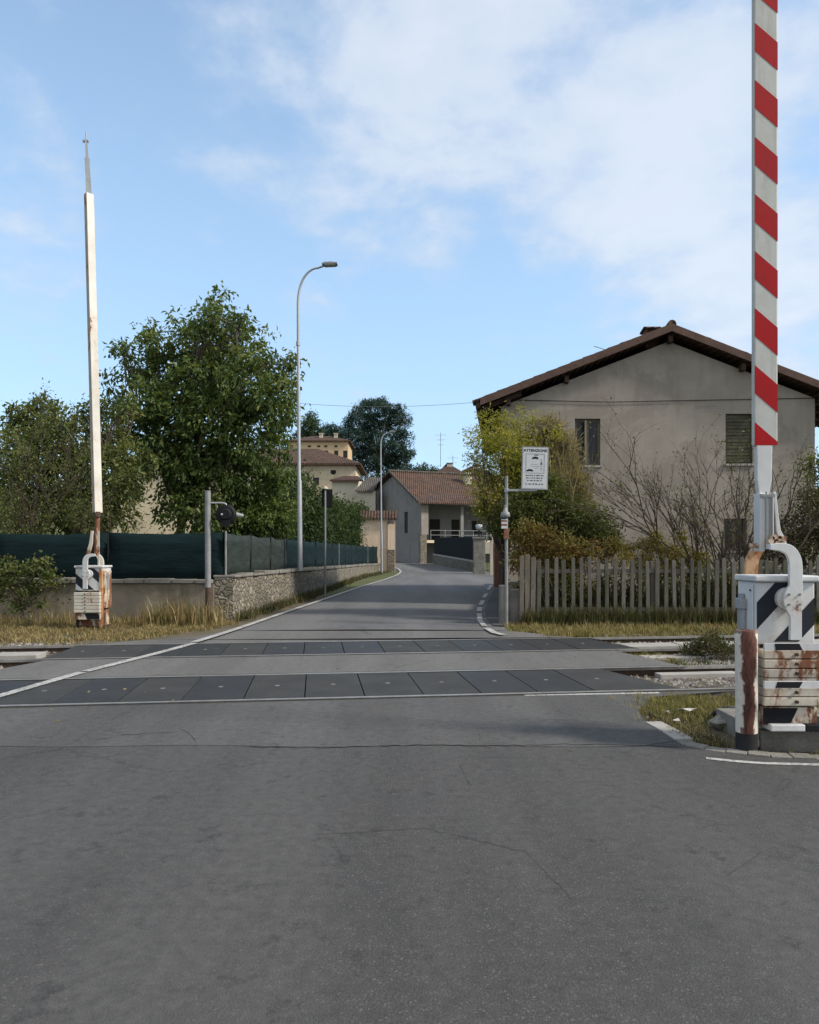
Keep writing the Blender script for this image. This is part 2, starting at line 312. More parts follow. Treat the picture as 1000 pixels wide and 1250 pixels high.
M['tanshade'] = rusty('tan_weathered_shade', (.30, .25, .19), .36); M['orange'] = plaster('apricot_plaster', (.55, .40, .25), (.62, .47, .31), .15, (.4, .28, .18)); M['pierstone'] = stonewall('gate_pier_stone', [(.24, .17, .12), (.34, .26, .19), (.20, .13, .09)], 5); M['white_s'] = rusty('ivory_paint', (.62, .59, .51), .345, sc=6); M['boomw'] = rusty('boom_white', (.66, .64, .58), .30, sc=3)
M['galv'] = mottled('galvanised_steel', (.26, .28, .30), (.38, .40, .42), 5, .5, .1, .003, 60, metal=.35, spec=.5, stretch=(1, 1, .3))
M['galv_d'] = mottled('weathered_steel_pole', (.17, .18, .185), (.27, .28, .28), 5, .6, .1, .003, 60, metal=.2, spec=.4)
M['rustp'] = rusty('rusty_steel', (.52, .44, .37), .48, sc=7)
M['plast'] = plaster('house_plaster_taupe', (.25, .225, .195), (.355, .325, .285), .45, (.15, .13, .11))
M['plastgrey'] = plaster('house_plaster_grey', (.20, .195, .19), (.26, .252, .245), .4)
M['cream'] = plaster('cream_plaster', (.55, .46, .33), (.62, .54, .40), .25, (.3, .24, .16))
M['creamd'] = plaster('pale_plaster', (.50, .46, .38), (.56, .52, .44), .3, (.3, .27, .2))
M['peach'] = plaster('peach_plaster', (.66, .50, .36), (.76, .66, .53), .55, (.34, .2, .12))
M['tile'] = rooftile('roof_tiles_brown', [(.07, .042, .032), (.12, .07, .05), (.17, .098, .072), (.10, .075, .06)])
M['tiled'] = rooftile('roof_tiles_dark', [(.07, .04, .03), (.12, .065, .05), (.09, .06, .05)])
M['tileg'] = rooftile('roof_tiles_grey', [(.10, .09, .08), (.17, .15, .13), (.12, .11, .10)])
M['wood'] = mottled('dark_wood', (.035, .022, .015), (.065, .04, .028), 6, .8, .3, .006, 40)
M['vergeb'] = mottled('verge_board_brown', (.07, .042, .034), (.12, .075, .06), 3, .85, .3, .006, 25)
M['woodframe'] = mottled('window_frame_wood', (.13, .11, .085), (.22, .19, .15), 6, .7, .3, .004, 50, stretch=(1, 1, .2))
M['glass'] = glassm('window_glass')
M['dark'] = mottled('interior_dark', (.012, .011, .010), (.03, .027, .024), 3, .9, 0)
M['shutter'] = mottled('roller_shutter', (.040, .034, .024), (.10, .10, .06), 4, .7, .2, .004, 40)  # olive tones put a window reflection into the shutter colour
M['picket'] = mottled('weathered_picket', (.07, .066, .054), (.13, .125, .105), 7, .9, .5, .008, 45, stretch=(3, 3, .5))
M['plank'] = mottled('grey_brown_plank', (.10, .085, .065), (.19, .17, .14), 7, .9, .5, .008, 45, stretch=(3, 3, .4))
M['stone'] = stonewall('rubble_stone', [(.07, .055, .04), (.28, .25, .19), (.13, .11, .085), (.46, .42, .34), (.19, .15, .10), (.34, .29, .22)], 7.5, (.07, .06, .05), (1, 1, 1.3))
M['stoned'] = stonewall('rubble_stone_dark', [(.07, .065, .055), (.15, .14, .12), (.10, .09, .08), (.20, .19, .17)], 4.5, (.05, .048, .04))
M['render'] = plaster('rough_wall_render', (.16, .145, .115), (.31, .285, .235), .85, (.08, .07, .05))
def netm(name, c, hole=.0):
    m = MT(name, .8, 0, .15); n = m.noise(2.5, 7, .65, m.vec((.6, .6, 3))); f = m.noise(150, 2); m.col(m.mix(.3, m.mix(m.ramp(n, [(.35, 0.), (.65, 1.)]), tuple(x*.6 for x in c), tuple(x*1.5 for x in c)), m.mix(f, tuple(x*.5 for x in c), tuple(x*1.4 for x in c))))
    m.bump(n, .5, .05); return m.mat
M['net'] = netm('green_shade_net', (.004, .014, .016)); M['netg'] = netm('faded_shade_net', (.026, .036, .033)); M['render'] = plaster('rough_wall_render', (.18, .155, .115), (.33, .295, .235), .9, (.10, .085, .055)); M['netb'] = netm('black_net', (.006, .010, .013))
M['bark'] = mottled('bark', (.06, .048, .036), (.12, .10, .08), 8, .95, .8, .02, 40, stretch=(1, 1, .3))
M['twig'] = mottled('twig_bark', (.038, .028, .022), (.085, .066, .052), 8, .9, .3, .005, 60)
M['brick'] = mottled('red_brick', (.16, .07, .045), (.26, .13, .09), 9, .9, .5, .01, 50)
M['signw'] = mottled('sign_white', (.50, .52, .54), (.58, .60, .62), 9, .5, 0)
M['signg'] = mottled('sign_grey', (.27, .28, .31), (.31, .32, .35), 9, .5, 0)
M['lampglass'] = glassm('lamp_lens', (.25, .27, .28))
M['rock'] = mottled('ballast_stone', (.09, .08, .07), (.33, .31, .28), 4.5, .9, .4, .01, 50)
M['blackhose'] = mottled('black_plastic', (.012, .012, .013), (.02, .02, .022), 6, .6, 0)
M['litter'] = mottled('pale_litter', (.42, .40, .37), (.55, .53, .50), 9, .7, .2)
M['l_walnut'] = leafm('leaves_walnut', [(.040, .066, .022), (.070, .110, .032), (.105, .15, .042), (.19, .21, .06)])
M['l_dark'] = leafm('leaves_mid_green', [(.042, .062, .022), (.078, .105, .032), (.115, .14, .042), (.19, .18, .06)])
M['l_hedge'] = leafm('leaves_hedge', [(.022, .042, .015), (.042, .070, .022), (.072, .10, .032)])
M['l_cedar'] = leafm('needles_cedar', [(.020, .046, .038), (.030, .064, .050), (.045, .082, .060)], .1)
M['l_far'] = leafm('leaves_far', [(.03, .06, .028), (.05, .085, .035), (.07, .10, .04)], .15)
M['l_yellow'] = leafm('leaves_yellow_green', [(.10, .13, .02), (.20, .22, .03), (.30, .29, .05), (.36, .30, .09)])
M['l_olive'] = leafm('leaves_olive', [(.05, .065, .02), (.085, .105, .03), (.13, .15, .045)])
M['l_rust'] = leafm('leaves_autumn', [(.14, .06, .025), (.22, .10, .038), (.15, .15, .045), (.22, .17, .055), (.18, .20, .055)])
M['l_mix'] = leafm('leaves_mixed', [(.03, .045, .015), (.06, .075, .022), (.10, .11, .03), (.13, .08, .035)])
M['l_tan'] = leafm('plumes_tan', [(.16, .14, .07), (.25, .21, .12), (.30, .27, .16)])
M['l_gold'] = leafm('leaves_gold', [(.13, .14, .035), (.23, .21, .05), (.20, .13, .04), (.11, .14, .04)])
M['g_dry'] = leafm('grass_dry', [(.12, .10, .045), (.24, .20, .09), (.34, .28, .14), (.16, .10, .05), (.12, .13, .04)], .25, .8)
M['g_green'] = leafm('grass_green', [(.07, .085, .02), (.15, .15, .04), (.26, .23, .09), (.32, .27, .13)], .25, .8)
M['l_weed'] = leafm('weeds_brown_green', [(.06, .05, .025), (.09, .08, .035), (.07, .10, .03)], .2)
# ------------------------------------------------------------------ vegetation helpers
def nmesh(name, V, Fq, tint, mat, parent=None, loc=None, k=4):
    off = wloc(parent) if parent else (Vector(loc) if loc is not None else Vector((0, 0, 0)))
    V = V-np.array(off[:]); me = bpy.data.meshes.new(name); n = len(V); nf = len(Fq)
    me.vertices.add(n); me.vertices.foreach_set('co', V.astype(np.float32).ravel())
    me.loops.add(nf*k); me.loops.foreach_set('vertex_index', Fq.astype(np.int32).ravel())
    me.polygons.add(nf); me.polygons.foreach_set('loop_start', np.arange(nf, dtype=np.int32)*k); me.polygons.foreach_set('loop_total', np.full(nf, k, np.int32))
    a = me.attributes.new('tint', 'FLOAT', 'POINT'); a.data.foreach_set('value', tint.astype(np.float32))
    me.update(calc_edges=True); me.materials.append(mat)
    o = bpy.data.objects.new(name, me); COL.objects.link(o)
    if parent: o.parent = parent
    else: o.location = off
    return o
def leafgeo(P, D, ln, wd, tint, fold=.25):              # folded leaf of two triangles at P along D
    n = len(P); D = D/np.linalg.norm(D, axis=1)[:, None]
    r = rng.normal(size=(n, 3)); s = np.cross(D, r); s /= np.linalg.norm(s, axis=1)[:, None]; u = np.cross(s, D)
    l = ln[:, None]; w_ = wd[:, None]
    b = P; t = P+D*l; m1 = P+D*l*.45+s*w_*.5+u*w_*fold; m2 = P+D*l*.45-s*w_*.5+u*w_*fold
    V = np.stack([b, m1, t, m2], 1).reshape(-1, 3); i = np.arange(n)[:, None]*4
    Fq = np.concatenate([i+np.array([0, 1, 2]), i+np.array([0, 2, 3])], 0)
    return V, Fq, np.repeat(tint, 4)
def crown(name, blobs, mat, parent, n, leaf=.14, asp=.5, droop=.5, clump=.28, per=26, shell=.55, loc=None, seed=1, tb=(.0, 1.)):
    """blobs: (centre, (rx, ry, rz)); leaves gathered into small sprays spread through them"""
    global rng; rng = np.random.default_rng(seed)
    vol = np.array([r[0]*r[1]*r[2] for c, r in blobs])**.7; k = rng.choice(len(blobs), size=max(1, n//per), p=vol/vol.sum())
    C = np.array([list(c) for c, r in blobs])[k]; Rr = np.array([list(r) for c, r in blobs])[k]
    d = rng.normal(size=C.shape); d /= np.linalg.norm(d, axis=1)[:, None]
    q = rng.random(len(C)); rad = np.where(q < shell, .80+.46*rng.random(len(C))**2.2, rng.random(len(C))**.5)
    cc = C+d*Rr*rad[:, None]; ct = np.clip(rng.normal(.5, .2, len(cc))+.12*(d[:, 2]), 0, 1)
    cs = clump*(.55+.9*rng.random(len(cc)))
    i = np.repeat(np.arange(len(cc)), per); m = len(i)
    P = cc[i]+rng.normal(size=(m, 3))*cs[i][:, None]*np.array([.55, .55, .42])
    D = d[i]*.7+rng.normal(size=(m, 3))*.65; D[:, 2] -= droop
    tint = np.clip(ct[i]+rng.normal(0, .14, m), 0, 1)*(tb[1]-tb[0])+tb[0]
    ln = leaf*(.6+.7*rng.random(m)); V, Fq, T = leafgeo(P, D, ln, ln*asp, tint)
    return nmesh(name, V, Fq, T, mat, parent, loc, 3), cc
def limbs(name, base, fork, targets, r0, mat, parent, sub=None, seed=3, n=7):
    rd = random.Random(seed); mb = MB(); base, fork = Vector(base), Vector(fork)
    mid = base.lerp(fork, .5)+Vector((rd.uniform(-.06, .06), rd.uniform(-.06, .06), 0))
    mb.tube([base-Vector((0, 0, .15)), base+Vector((0, 0, .1)), mid, fork], [r0*1.5, r0*1.1, r0*.92, r0*.8], 10)
    for t in targets:
        t = Vector(t); l = (t-fork).length; c = fork.lerp(t, .45)+Vector((rd.uniform(-.1, .1)*l, rd.uniform(-.1, .1)*l, .06*l))
        mb.tube([fork, fork.lerp(c, .5), c, c.lerp(t, .6)+Vector((rd.uniform(-.04, .04)*l, 0, .03*l)), t], [r0*.62, r0*.5, r0*.38, r0*.24, r0*.1], n)
        if sub is not None and len(sub):
            dd = np.linalg.norm(sub-np.array(t[:]), axis=1)
            for j in np.argsort(dd)[:10]:
                e = Vector(sub[j]); g = c.lerp(t, rd.uniform(.1, .95)); mb.tube([g, g.lerp(e, .5)+Vector((0, 0, .04)), e], [r0*.16, r0*.1, r0*.03], 5)
    return mb.build(name, mat, parent)
def blades(name, spots, mat, label, h=(.12, .35), wd=.009, per=7, loc=(0, 0, 0), lean=.45, seed=5, kind='stuff', cat='grass', tint=(0, 1)):
    r = np.random.default_rng(seed); sp = np.array(spots); i = np.repeat(np.arange(len(sp)), per); m = len(i)
    B = sp[i].copy(); B[:, :2] += r.normal(0, .035, (m, 2)); hh = r.uniform(h[0], h[1], len(sp))[i]*r.uniform(.5, 1.1, m)
    a = r.uniform(0, 2*np.pi, m); ln = np.abs(r.normal(0, lean, m)); dx = np.cos(a)*ln*hh; dy = np.sin(a)*ln*hh
    sx = -np.sin(a+r.normal(0, .8, m))*wd*.5; sy = np.cos(a)*wd*.5
    md = B+np.stack([dx*.35, dy*.35, hh*.6], 1); tp = B+np.stack([dx, dy, hh], 1); s_ = np.stack([sx, sy, np.zeros(m)], 1)
    V = np.stack([B-s_, B+s_, md+s_*.8, tp, md-s_*.8], 1).reshape(-1, 3); k = np.arange(m)[:, None]*5
    Fq = np.concatenate([k+np.array([0, 1, 2]), k+np.array([0, 2, 4]), k+np.array([4, 2, 3])], 0)
    ct = np.clip(r.normal(.5, .27, len(sp)), 0, 1)[i]; T = np.repeat(np.clip(ct+r.normal(0, .12, m), 0, 1)*(tint[1]-tint[0])+tint[0], 5)
    o = nmesh(name, V, Fq, T, mat, None, loc, 3); return tag(o, label, cat, None, kind)
def pxblobs(lst, Y, dep=1.0, jit=.5, seed=2):           # silhouette read off the photograph, given real distance and depth
    r = random.Random(seed); o = []
    for b in lst:
        px, py, rr = b[:3]; k = b[3] if len(b) > 3 else 1.0
        y = Y+r.uniform(-jit, jit); s_ = rr/F*y
        o.append((at(px, py, y), (s_, s_*dep, s_*k)))
    return o
# ------------------------------------------------------------------ terrain
TH = math.atan2(gp(500, 818).y-gp(0, 828).y, gp(500, 818).x-gp(0, 828).x)
def rail_line(pa, pb):
    a, b = gp(*pa), gp(*pb); mth_ = (b.y-a.y)/(b.x-a.x); return a.y-a.x*mth_, mth_
# near track rails and far track rails as Y = c + SL * X
SL = .12
N1 = gp(500, 850).y-SL*0; N2 = N1+1.50; F1 = N2+1.66; F2 = F1+1.50
def ry(c, x): return c+SL*x
def hill(x, y): return 15*sm(82, 170, y)
def zg(x, y):
    z = -.03+zroad(y)
    d1 = ry(N1, x)-y; d2 = y-ry(F2, x)
    if d1 < .3 and d2 < .6:
        z -= .085*min(sm(-.0, 1, (.3-d1)/.5), sm(0, 1, (.6-d2)/.7))
    z += hill(x, y)
    if y > 16 and x < -5: z += .25*sm(16, 18, y)*sm(5, 7, -x)*(1-sm(30, 60, y))
    return z
def axis(segs):
    o = []
    for a, b, s_ in segs: o += list(np.arange(a, b, s_))
    return o+[segs[-1][1]]
xs = axis([(-1500, -200, 260), (-200, -40, 20), (-40, -12, 3), (-12, 14, .3), (14, 40, 3), (40, 200, 20), (200, 1500, 260)])
ys = axis([(-60, -4, 8), (-4, 5, 1), (5, 16, .18), (16, 22, .5), (22, 60, 2.5), (60, 200, 5), (200, 400, 20), (400, 3000, 400)])
v = [(x, y, zg(x, y)) for y in ys for x in xs]; nx = len(xs)
mb = MB(); fs = []; fm = []
for j in range(len(ys)-1):
    for i in range(nx-1):
        fs.append((j*nx+i, j*nx+i+1, (j+1)*nx+i+1, (j+1)*nx+i))
mb.add(v, fs, 0, True)
mb.m = [1 if ys[k//(nx-1)] > 22 or abs(xs[k % (nx-1)]) > 14 else 0 for k in range(len(fs))]
tag(mb.build('ground', [M['soil'], M['grassland']]), kind='structure')
# --- road surfaces
def sheet(name, poly, z, mat, kind='structure', thick=.2):
    mb = MB(); mb.prism([(x, y, z-thick) for x, y in poly], (0, 0, thick)); o = mb.build(name, mat)
    if kind: tag(o, kind=kind)
    return o
def P2(px, py): g = gp(px, py); return (g.x, g.y)
nearpoly = [(-14, -8), (9, -8), (9, P2(1000, 925)[1]-.02), P2(1000, 926), P2(930, 923), P2(868, 915), P2(838, 910), P2(812, 893), P2(788, 880), P2(776, 866), P2(800, 848),
            (3.9, ry(N1, 3.9)-.10), (-14, ry(N1, -14)-.10)]
sheet('road', nearpoly, 0, M['asphalt'])
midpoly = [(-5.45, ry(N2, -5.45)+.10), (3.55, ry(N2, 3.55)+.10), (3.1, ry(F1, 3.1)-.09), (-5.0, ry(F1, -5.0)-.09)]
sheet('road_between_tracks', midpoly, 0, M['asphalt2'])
# far road: stations of left and right edge
edgeL = [(P2(185, 781)), P2(240, 777), P2(300, 765.5), P2(350, 748), P2(400, 731), P2(440, 717), P2(470, 708), P2(487, 701.5), P2(489, 697)]
edgeR = [P2(735, 781), P2(660, 774), P2(622, 770), P2(612, 762), P2(612, 745), P2(609, 725), P2(606, 712), P2(604, 706), P2(594, 700.5)]
def resamp(pts, n):
    d = [0]
    for a, b in zip(pts, pts[1:]): d.append(d[-1]+math.dist(a, b))
    o = []
    for i in range(n):
        t = d[-1]*i/(n-1); j = max(k for k in range(len(d)) if d[k] <= t+1e-9); j = min(j, len(pts)-2)
        u = (t-d[j])/(d[j+1]-d[j]); o.append((pts[j][0]+(pts[j+1][0]-pts[j][0])*u, pts[j][1]+(pts[j+1][1]-pts[j][1])*u))
    return o
def atY(pts, Y):
    for a, b in zip(pts, pts[1:]):
        if a[1] <= Y <= b[1]: return a[0]+(b[0]-a[0])*(Y-a[1])/(b[1]-a[1])
    return pts[-1][0] if Y > pts[-1][1] else pts[0][0]
eL = edgeL+[(-1.3, 58), (-3.2, 66), (-7, 74), (-12, 79)]
eR = edgeR+[(4.6, 56), (2.3, 66.5), (.2, 69), (-1.4, 80)]
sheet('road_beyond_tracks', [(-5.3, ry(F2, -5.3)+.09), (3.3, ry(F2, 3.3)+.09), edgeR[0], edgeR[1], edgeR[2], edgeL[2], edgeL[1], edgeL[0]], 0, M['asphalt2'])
mb = MB(); Ys = [edgeR[2][1]]+list(np.arange(15.2, 80, 1.6)); vs = []
for Y in Ys:
    a = atY(edgeL[2:]+eL[len(edgeL):], Y) if Y < 49 else np.interp(Y, [49, 58, 66, 74, 79], [-.65, -1.3, -3.2, -7, -12])
    b = np.interp(Y, [edgeR[2][1], 15.2, 18, 22, 28, 34, 40, 50, 56, 66.5, 69, 80], [edgeR[2][0], 1.95, 2.3, 2.85, 3.5, 4.1, 4.8, 5.4, 4.6, 2.3, .2, -1.4])
    for k in range(7): t = k/6; vs.append((a+(b-a)*t, Y, zroad(Y)+.004+.02*math.sin(t*math.pi)))
mb.add(vs, [(j*7+i, j*7+i+1, j*7+i+8, j*7+i+7) for j in range(len(Ys)-1) for i in range(6)], 0, True)
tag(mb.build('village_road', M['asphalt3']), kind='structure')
# --- painted lines (4 mm sheets)
def line(name, pts, wd, z0, mat=None, kind='structure'):
    mb = MB(); vs = []
    for i, p in enumerate(pts):
        a = Vector(pts[max(i-1, 0)]); b = Vector(pts[min(i+1, len(pts)-1)]); d = (b-a).normalized(); n = Vector((-d.y, d.x))*wd/2
        z = zroad(p[1])+z0; vs += [(p[0]+n.x, p[1]+n.y, z), (p[0]-n.x, p[1]-n.y, z)]
    mb.add(vs, [(2*i, 2*i+1, 2*i+3, 2*i+2) for i in range(len(pts)-1)]); return tag(mb.build(name, mat or M['paint_road']), kind=kind)
l0 = resamp([P2(-60, 868), P2(0, 850.5), P2(60, 833), P2(100, 821.5)], 8); line('edge_line', l0, .13, .012)
l1 = resamp([P2(104, 820.5), P2(165, 805), P2(200, 796), P2(238, 785.5)], 8); line('edge_line', l1, .13, .012)
l2 = resamp([P2(238, 785.5), P2(272, 775), P2(300, 765.5), P2(350, 748), P2(400, 731), P2(440, 717), P2(470, 708), P2(486, 701.5), P2(489.5, 698.5), P2(487, 695), P2(480, 692)], 60)
line('edge_line', l2, .14, .03)
line('edge_line', resamp([P2(615, 776.5), P2(604, 774), P2(594, 768)], 8), .13, .028)
line('edge_line', resamp([P2(592, 766), P2(586, 759), P2(585, 750)], 8), .11, .028)
for a, b in (((585.3, 747.5), (586, 742.5)), ((587, 739.5), (589.5, 734)), ((591, 730.5), (594, 725.5)), ((596, 721), (600, 715))):
    line('edge_line', [P2(*a), P2(*b)], .13, .028)
line('stop_line', [P2(640, 849), P2(805, 846)], .07, .004)
line('edge_line', resamp([P2(862, 926), P2(920, 932), P2(1000, 934), P2(1100, 934)], 8), .055, .004)
# pavement strip between dashed line and wall, right side
mb = MB(); vs = []
for Y, a, b in [(14.3, 1.55, 1.95), (16, 1.6, 2.05), (18, 1.75, 2.35), (22, 2.3, 2.95), (27, 3.0, 3.6), (34, 4.0, 4.3)]: vs += [(a+.12, Y, .026), (b, Y, .026)]
mb.add(vs, [(2*i, 2*i+1, 2*i+3, 2*i+2) for i in range(5)]); tag(mb.build('pavement', M['asphalt']), kind='structure')
mb = MB(); q = [P2(-120, 913)]+[P2(x, 911+1.2*math.sin(x*.02)) for x in range(0, 800, 60)]+[P2(822, 905), P2(800, 888), P2(786, 880), P2(779, 866), P2(798, 851), (3.5, ry(N1, 3.5)-.13), (-10, ry(N1, -10)-.13), (-10, 5.6)]
mb.add([(x, y, .0025) for x, y in q], [tuple(range(len(q)))]); tag(mb.build('road_resurfaced_strip', M['asphalt4']), kind='structure')
# cracks in the asphalt
def crack(pts, wd=.012, z=.0045):
    rd = random.Random(len(pts)*7+int(pts[0][0])); q = []
    for a, b in zip(pts, pts[1:]):
        n = max(2, int(math.dist(a, b)/9))
        for i in range(n): t = i/n; q.append((a[0]+(b[0]-a[0])*t+rd.uniform(-2, 2), a[1]+(b[1]-a[1])*t+rd.uniform(-.7, .7)))
    q.append(pts[-1]); p = [P2(*x) for x in q]; mb = MB(); vs = []
    for i, (x, y) in enumerate(p):
        h = wd*rd.uniform(.25, .6)*(1 if 0 < i < len(p)-1 else .1); vs += [(x, y-h, z), (x+h*.6, y+h, z)]
    mb.add(vs, [(2*i, 2*i+1, 2*i+3, 2*i+2) for i in range(len(p)-1)]); tag(mb.build('road_crack', M['joint']), kind='structure')
crack([(460, 911), (520, 910), (600, 911), (700, 909), (800, 911), (835, 913)], .012)
crack([(584, 893), (588, 902), (583, 910)], .006); crack([(216, 889), (232, 896), (240, 908)], .006); crack([(300, 912), (380, 913), (460, 911)], .012)
crack([(585, 912), (560, 935), (575, 960), (550, 990)], .005); crack([(110, 905), (150, 898), (216, 894)], .012)
for pp in ([(380, 1020), (520, 1012), (640, 1040), (700, 1100)], [(930, 1040), (890, 1070), (900, 1110)]): crack(pp, .0035, .0042)
# --- railway tracks
for nm, c0, lab in (('near', N1, 'railway track nearer the camera, with a rusty rail and ballast beside the crossing'), ('far', F1, 'railway track on the far side of the crossing, in front of the grass verges')):
    t = thing('railway_track', (0, c0+.75, -.13), lab, 'railway track', 'railway tracks across the road')
    for c in (c0, c0+1.5):
        mb = MB(); x0, x1 = -60, 70; X0, X1 = (-5.4 if c0 == F1 else -14), 3.5
        for a, b in ((x0, x1),):
            p0 = Vector((a, ry(c, a), 0)); p1 = Vector((b, ry(c, b), 0))
            mb.bar(p0+Vector((0, 0, -.012)), p1+Vector((0, 0, -.012)), .068, .036, 0)
            mb.bar(p0+Vector((0, 0, -.075)), p1+Vector((0, 0, -.075)), .02, .09, 1); mb.bar(p0+Vector((0, 0, -.13)), p1+Vector((0, 0, -.13)), .14, .02, 1)
        mb.build('rail', [M['rail'], M['railrust']], t)
    sl = None; k = 0
    for x in list(np.arange(-16, -4.2, .62))+list(np.arange(2.9, 15, .62)):
        if c0 == N1 and x < 2: continue
        Mx = Matrix.Translation((x, ry(c0+.75, x), -.15)) @ Matrix.Rotation(math.atan(SL), 4, 'Z')
        mb = MB(); mb.box(-.13, .13, -1.2, 1.2, -.07, .045, 0, Mx); mb.build('sleeper', M['sleeper'], t, bev=.01)
# rubber crossing decks
def deck(name, c0, xa, xb, lab, wdt=.6):
    t = thing(name, ((xa+xb)/2, ry(c0+.75, (xa+xb)/2), 0), lab, 'crossing deck', 'rubber decks of the level crossing')
    n = int(round((xb-xa)/wdt))
    for i in range(n):
        x0 = xa+(xb-xa)*i/n+.006; x1 = xa+(xb-xa)*(i+1)/n-.006; sk = -.18; mb = MB()
        y0, y1 = .06, 1.44; j = random.uniform(-.0015, .0025)
        ql = [(x0, ry(c0+y0, x0)), (x1, ry(c0+y0, x1)), (x1+sk, ry(c0+y1, x1)), (x0+sk, ry(c0+y1, x0))]
        if i == n-1: ql[1] = (x1+.35, ry(c0+y0, x1+.35)); ql[2] = (x1+sk-.0, ql[2][1])
        mb.prism([(x, y, -.1) for x, y in ql], (0, 0, .1+.004+j))
        cx_ = (x0+x1+sk)/2; cy = ry(c0+.75, cx_)
        mb.prism([(cx_+.028*math.cos(a), cy+.028*math.sin(a), .001+j) for a in np.arange(0, 6.28, .6)], (0, 0, .004), 1)
        mb.build('rubber_panel', [M['rubber2'] if random.random() < .4 else M['rubber'], M['concrete_d']], t, bev=.008)
    return t
deck('crossing_deck', N1, -7.2, 2.6, 'wide black rubber panel deck between the nearer rails')
deck('crossing_deck', F1, -5.1, 3.2, 'narrow looking black rubber panel deck between the farther rails')
for c, a, b in ((N1, -14, 4.0), (N1+1.5, -14, 3.6), (F1, -5.3, 3.2), (F1+1.5, -5.3, 3.2)):   # black joints beside the rails
    for dy in ((-.067, .052) if c in (N1, F1) else (-.06,)):
        line('rail_joint', [(a, ry(c+dy, a)), (b, ry(c+dy, b))], .03 if dy > 0 else .045, .0048, M['joint'])
# concrete strips beside rails on the right and left
def slabrow(c, xa, xb, dy, wd, z, lab):
    t = thing('concrete_trough', ((xa+xb)/2, ry(c+dy, (xa+xb)/2), z), lab, 'concrete slabs', 'concrete slab rows beside the rails'); x = xa
    while x < xb:
        l = random.uniform(.9, 1.1); x1 = min(xb, x+l)
        Mx = Matrix.Translation((x, ry(c+dy, x), z)) @ Matrix.Rotation(math.atan(SL), 4, 'Z') @ Matrix.Rotation(random.uniform(-.02, .02), 4, 'X')
        mb = MB(); mb.box(0, (x1-x)*1.0-.015, -wd/2, wd/2, -.2, random.uniform(-.008, .008), 0, Mx); mb.build('slab', M['concrete'], t, bev=.008); x = x1
slabrow(N1, 3.15, 9, 1.32, .17, -.055, 'pale concrete slabs between the two nearer rails right of the crossing')
slabrow(F1, 3.4, 10, -.5, .26, -.03, 'pale concrete slabs between the two tracks right of the crossing')
slabrow(F1, 3.5, 10, .75, .45, -.025, 'pale concrete slabs between the two farther rails right of the crossing')
slabrow(F1, -12, -5.5, .85, .4, -.025, 'pale concrete slabs between the farther rails left of the crossing')
# ballast stones
mb = MB(); rd = random.Random(4)
base_r = [(0, 0, 1), (1, 0, .1), (.3, .9, 0), (-.8, .6, .1), (-.8, -.6, 0), (.3, -.95, .1), (0, 0, -.8)]
fr = [(0, 1, 2), (0, 2, 3), (0, 3, 4), (0, 4, 5), (0, 5, 1), (6, 2, 1), (6, 3, 2), (6, 4, 3), (6, 5, 4), (6, 1, 5)]
def rock(x, y, z, s_):
    a = rd.uniform(0, 6.28); q = Matrix.Rotation(a, 3, 'Z') @ Matrix.Rotation(rd.uniform(-.6, .6), 3, 'X'); k = [rd.uniform(.7, 1.2) for _ in range(3)]
    mb.add([Vector((x, y, z))+q @ Vector([p[i]*s_*k[i]*rd.uniform(.85, 1.15) for i in range(3)]) for p in base_r], fr)
for _ in range(15000):
    left = rd.random() < .3
    x = rd.uniform(-10, -4.6) if left else rd.uniform(2.8, 7.6)
    y = rd.uniform(ry(N2 if left else N1, x)-.05, ry(F2, x)+.5)
    if x > -5.6 and x < (2.75 if y < ry(N2, x) else 3.3): continue
    z = zg(x, y)
    if y < ry(N2, x) and not left: z -= .02
    rock(x, y, z+.008, rd.uniform(.016, .046))
for _ in range(26): x = rd.uniform(4.0, 6.2); rock(x, ry(N1+.55, x)+rd.uniform(-.3, .3), -.06, rd.uniform(.05, .09))
tag(mb.build('ballast', M['rock']), 'grey and brown ballast stones between and beside the rails', 'ballast', None, 'stuff')
# ------------------------------------------------------------------ buildings
def wallpiece(mb, O, U, width, top, z0, openings, t=.3, inn=None, m=0):
    """facade from O along unit U; top: list of (u, z); openings (u0, u1, z0, z1) left open with reveals"""
    O, U = Vector(O), Vector(U); Nn = Vector((-U.y, U.x, 0)) if inn is None else Vector(inn)
    us = sorted(set([0, width]+[u for u, z in top if 0 <= u <= width]+[u for o in openings for u in o[:2]]))
    tz = lambda u: float(np.interp(u, [a for a, b in top], [b for a, b in top]))
    P = lambda u, z, d=0: O+U*u+Nn*d+Vector((0, 0, z-O.z))
    for a, b in zip(us, us[1:]):
        ops = sorted([o for o in openings if o[0] < (a+b)/2 < o[1]], key=lambda o: o[2]); z = z0
        for o in ops: mb.add([P(a, z), P(b, z), P(b, o[2]), P(a, o[2])], [(0, 1, 2, 3)], m); z = o[3]
        mb.add([P(a, z), P(b, z), P(b, tz(b)), P(a, tz(a))], [(0, 1, 2, 3)], m)
    for u0, u1, a, b in openings:
        for q in ([P(u0, a), P(u1, a), P(u1, a, t), P(u0, a, t)], [P(u0, b), P(u0, b, t), P(u1, b, t), P(u1, b)],
                  [P(u0, a), P(u0, a, t), P(u0, b, t), P(u0, b)], [P(u1, a), P(u1, b), P(u1, b, t), P(u1, a, t)]): mb.add(q, [(0, 1, 2, 3)], m)
    mb.add([P(0, z0, t), P(width, z0, t)]+[P(u, tz(u), t) for u in reversed([u for u in us])], [tuple(range(len(us)+2))], m) if not openings else None
    return P
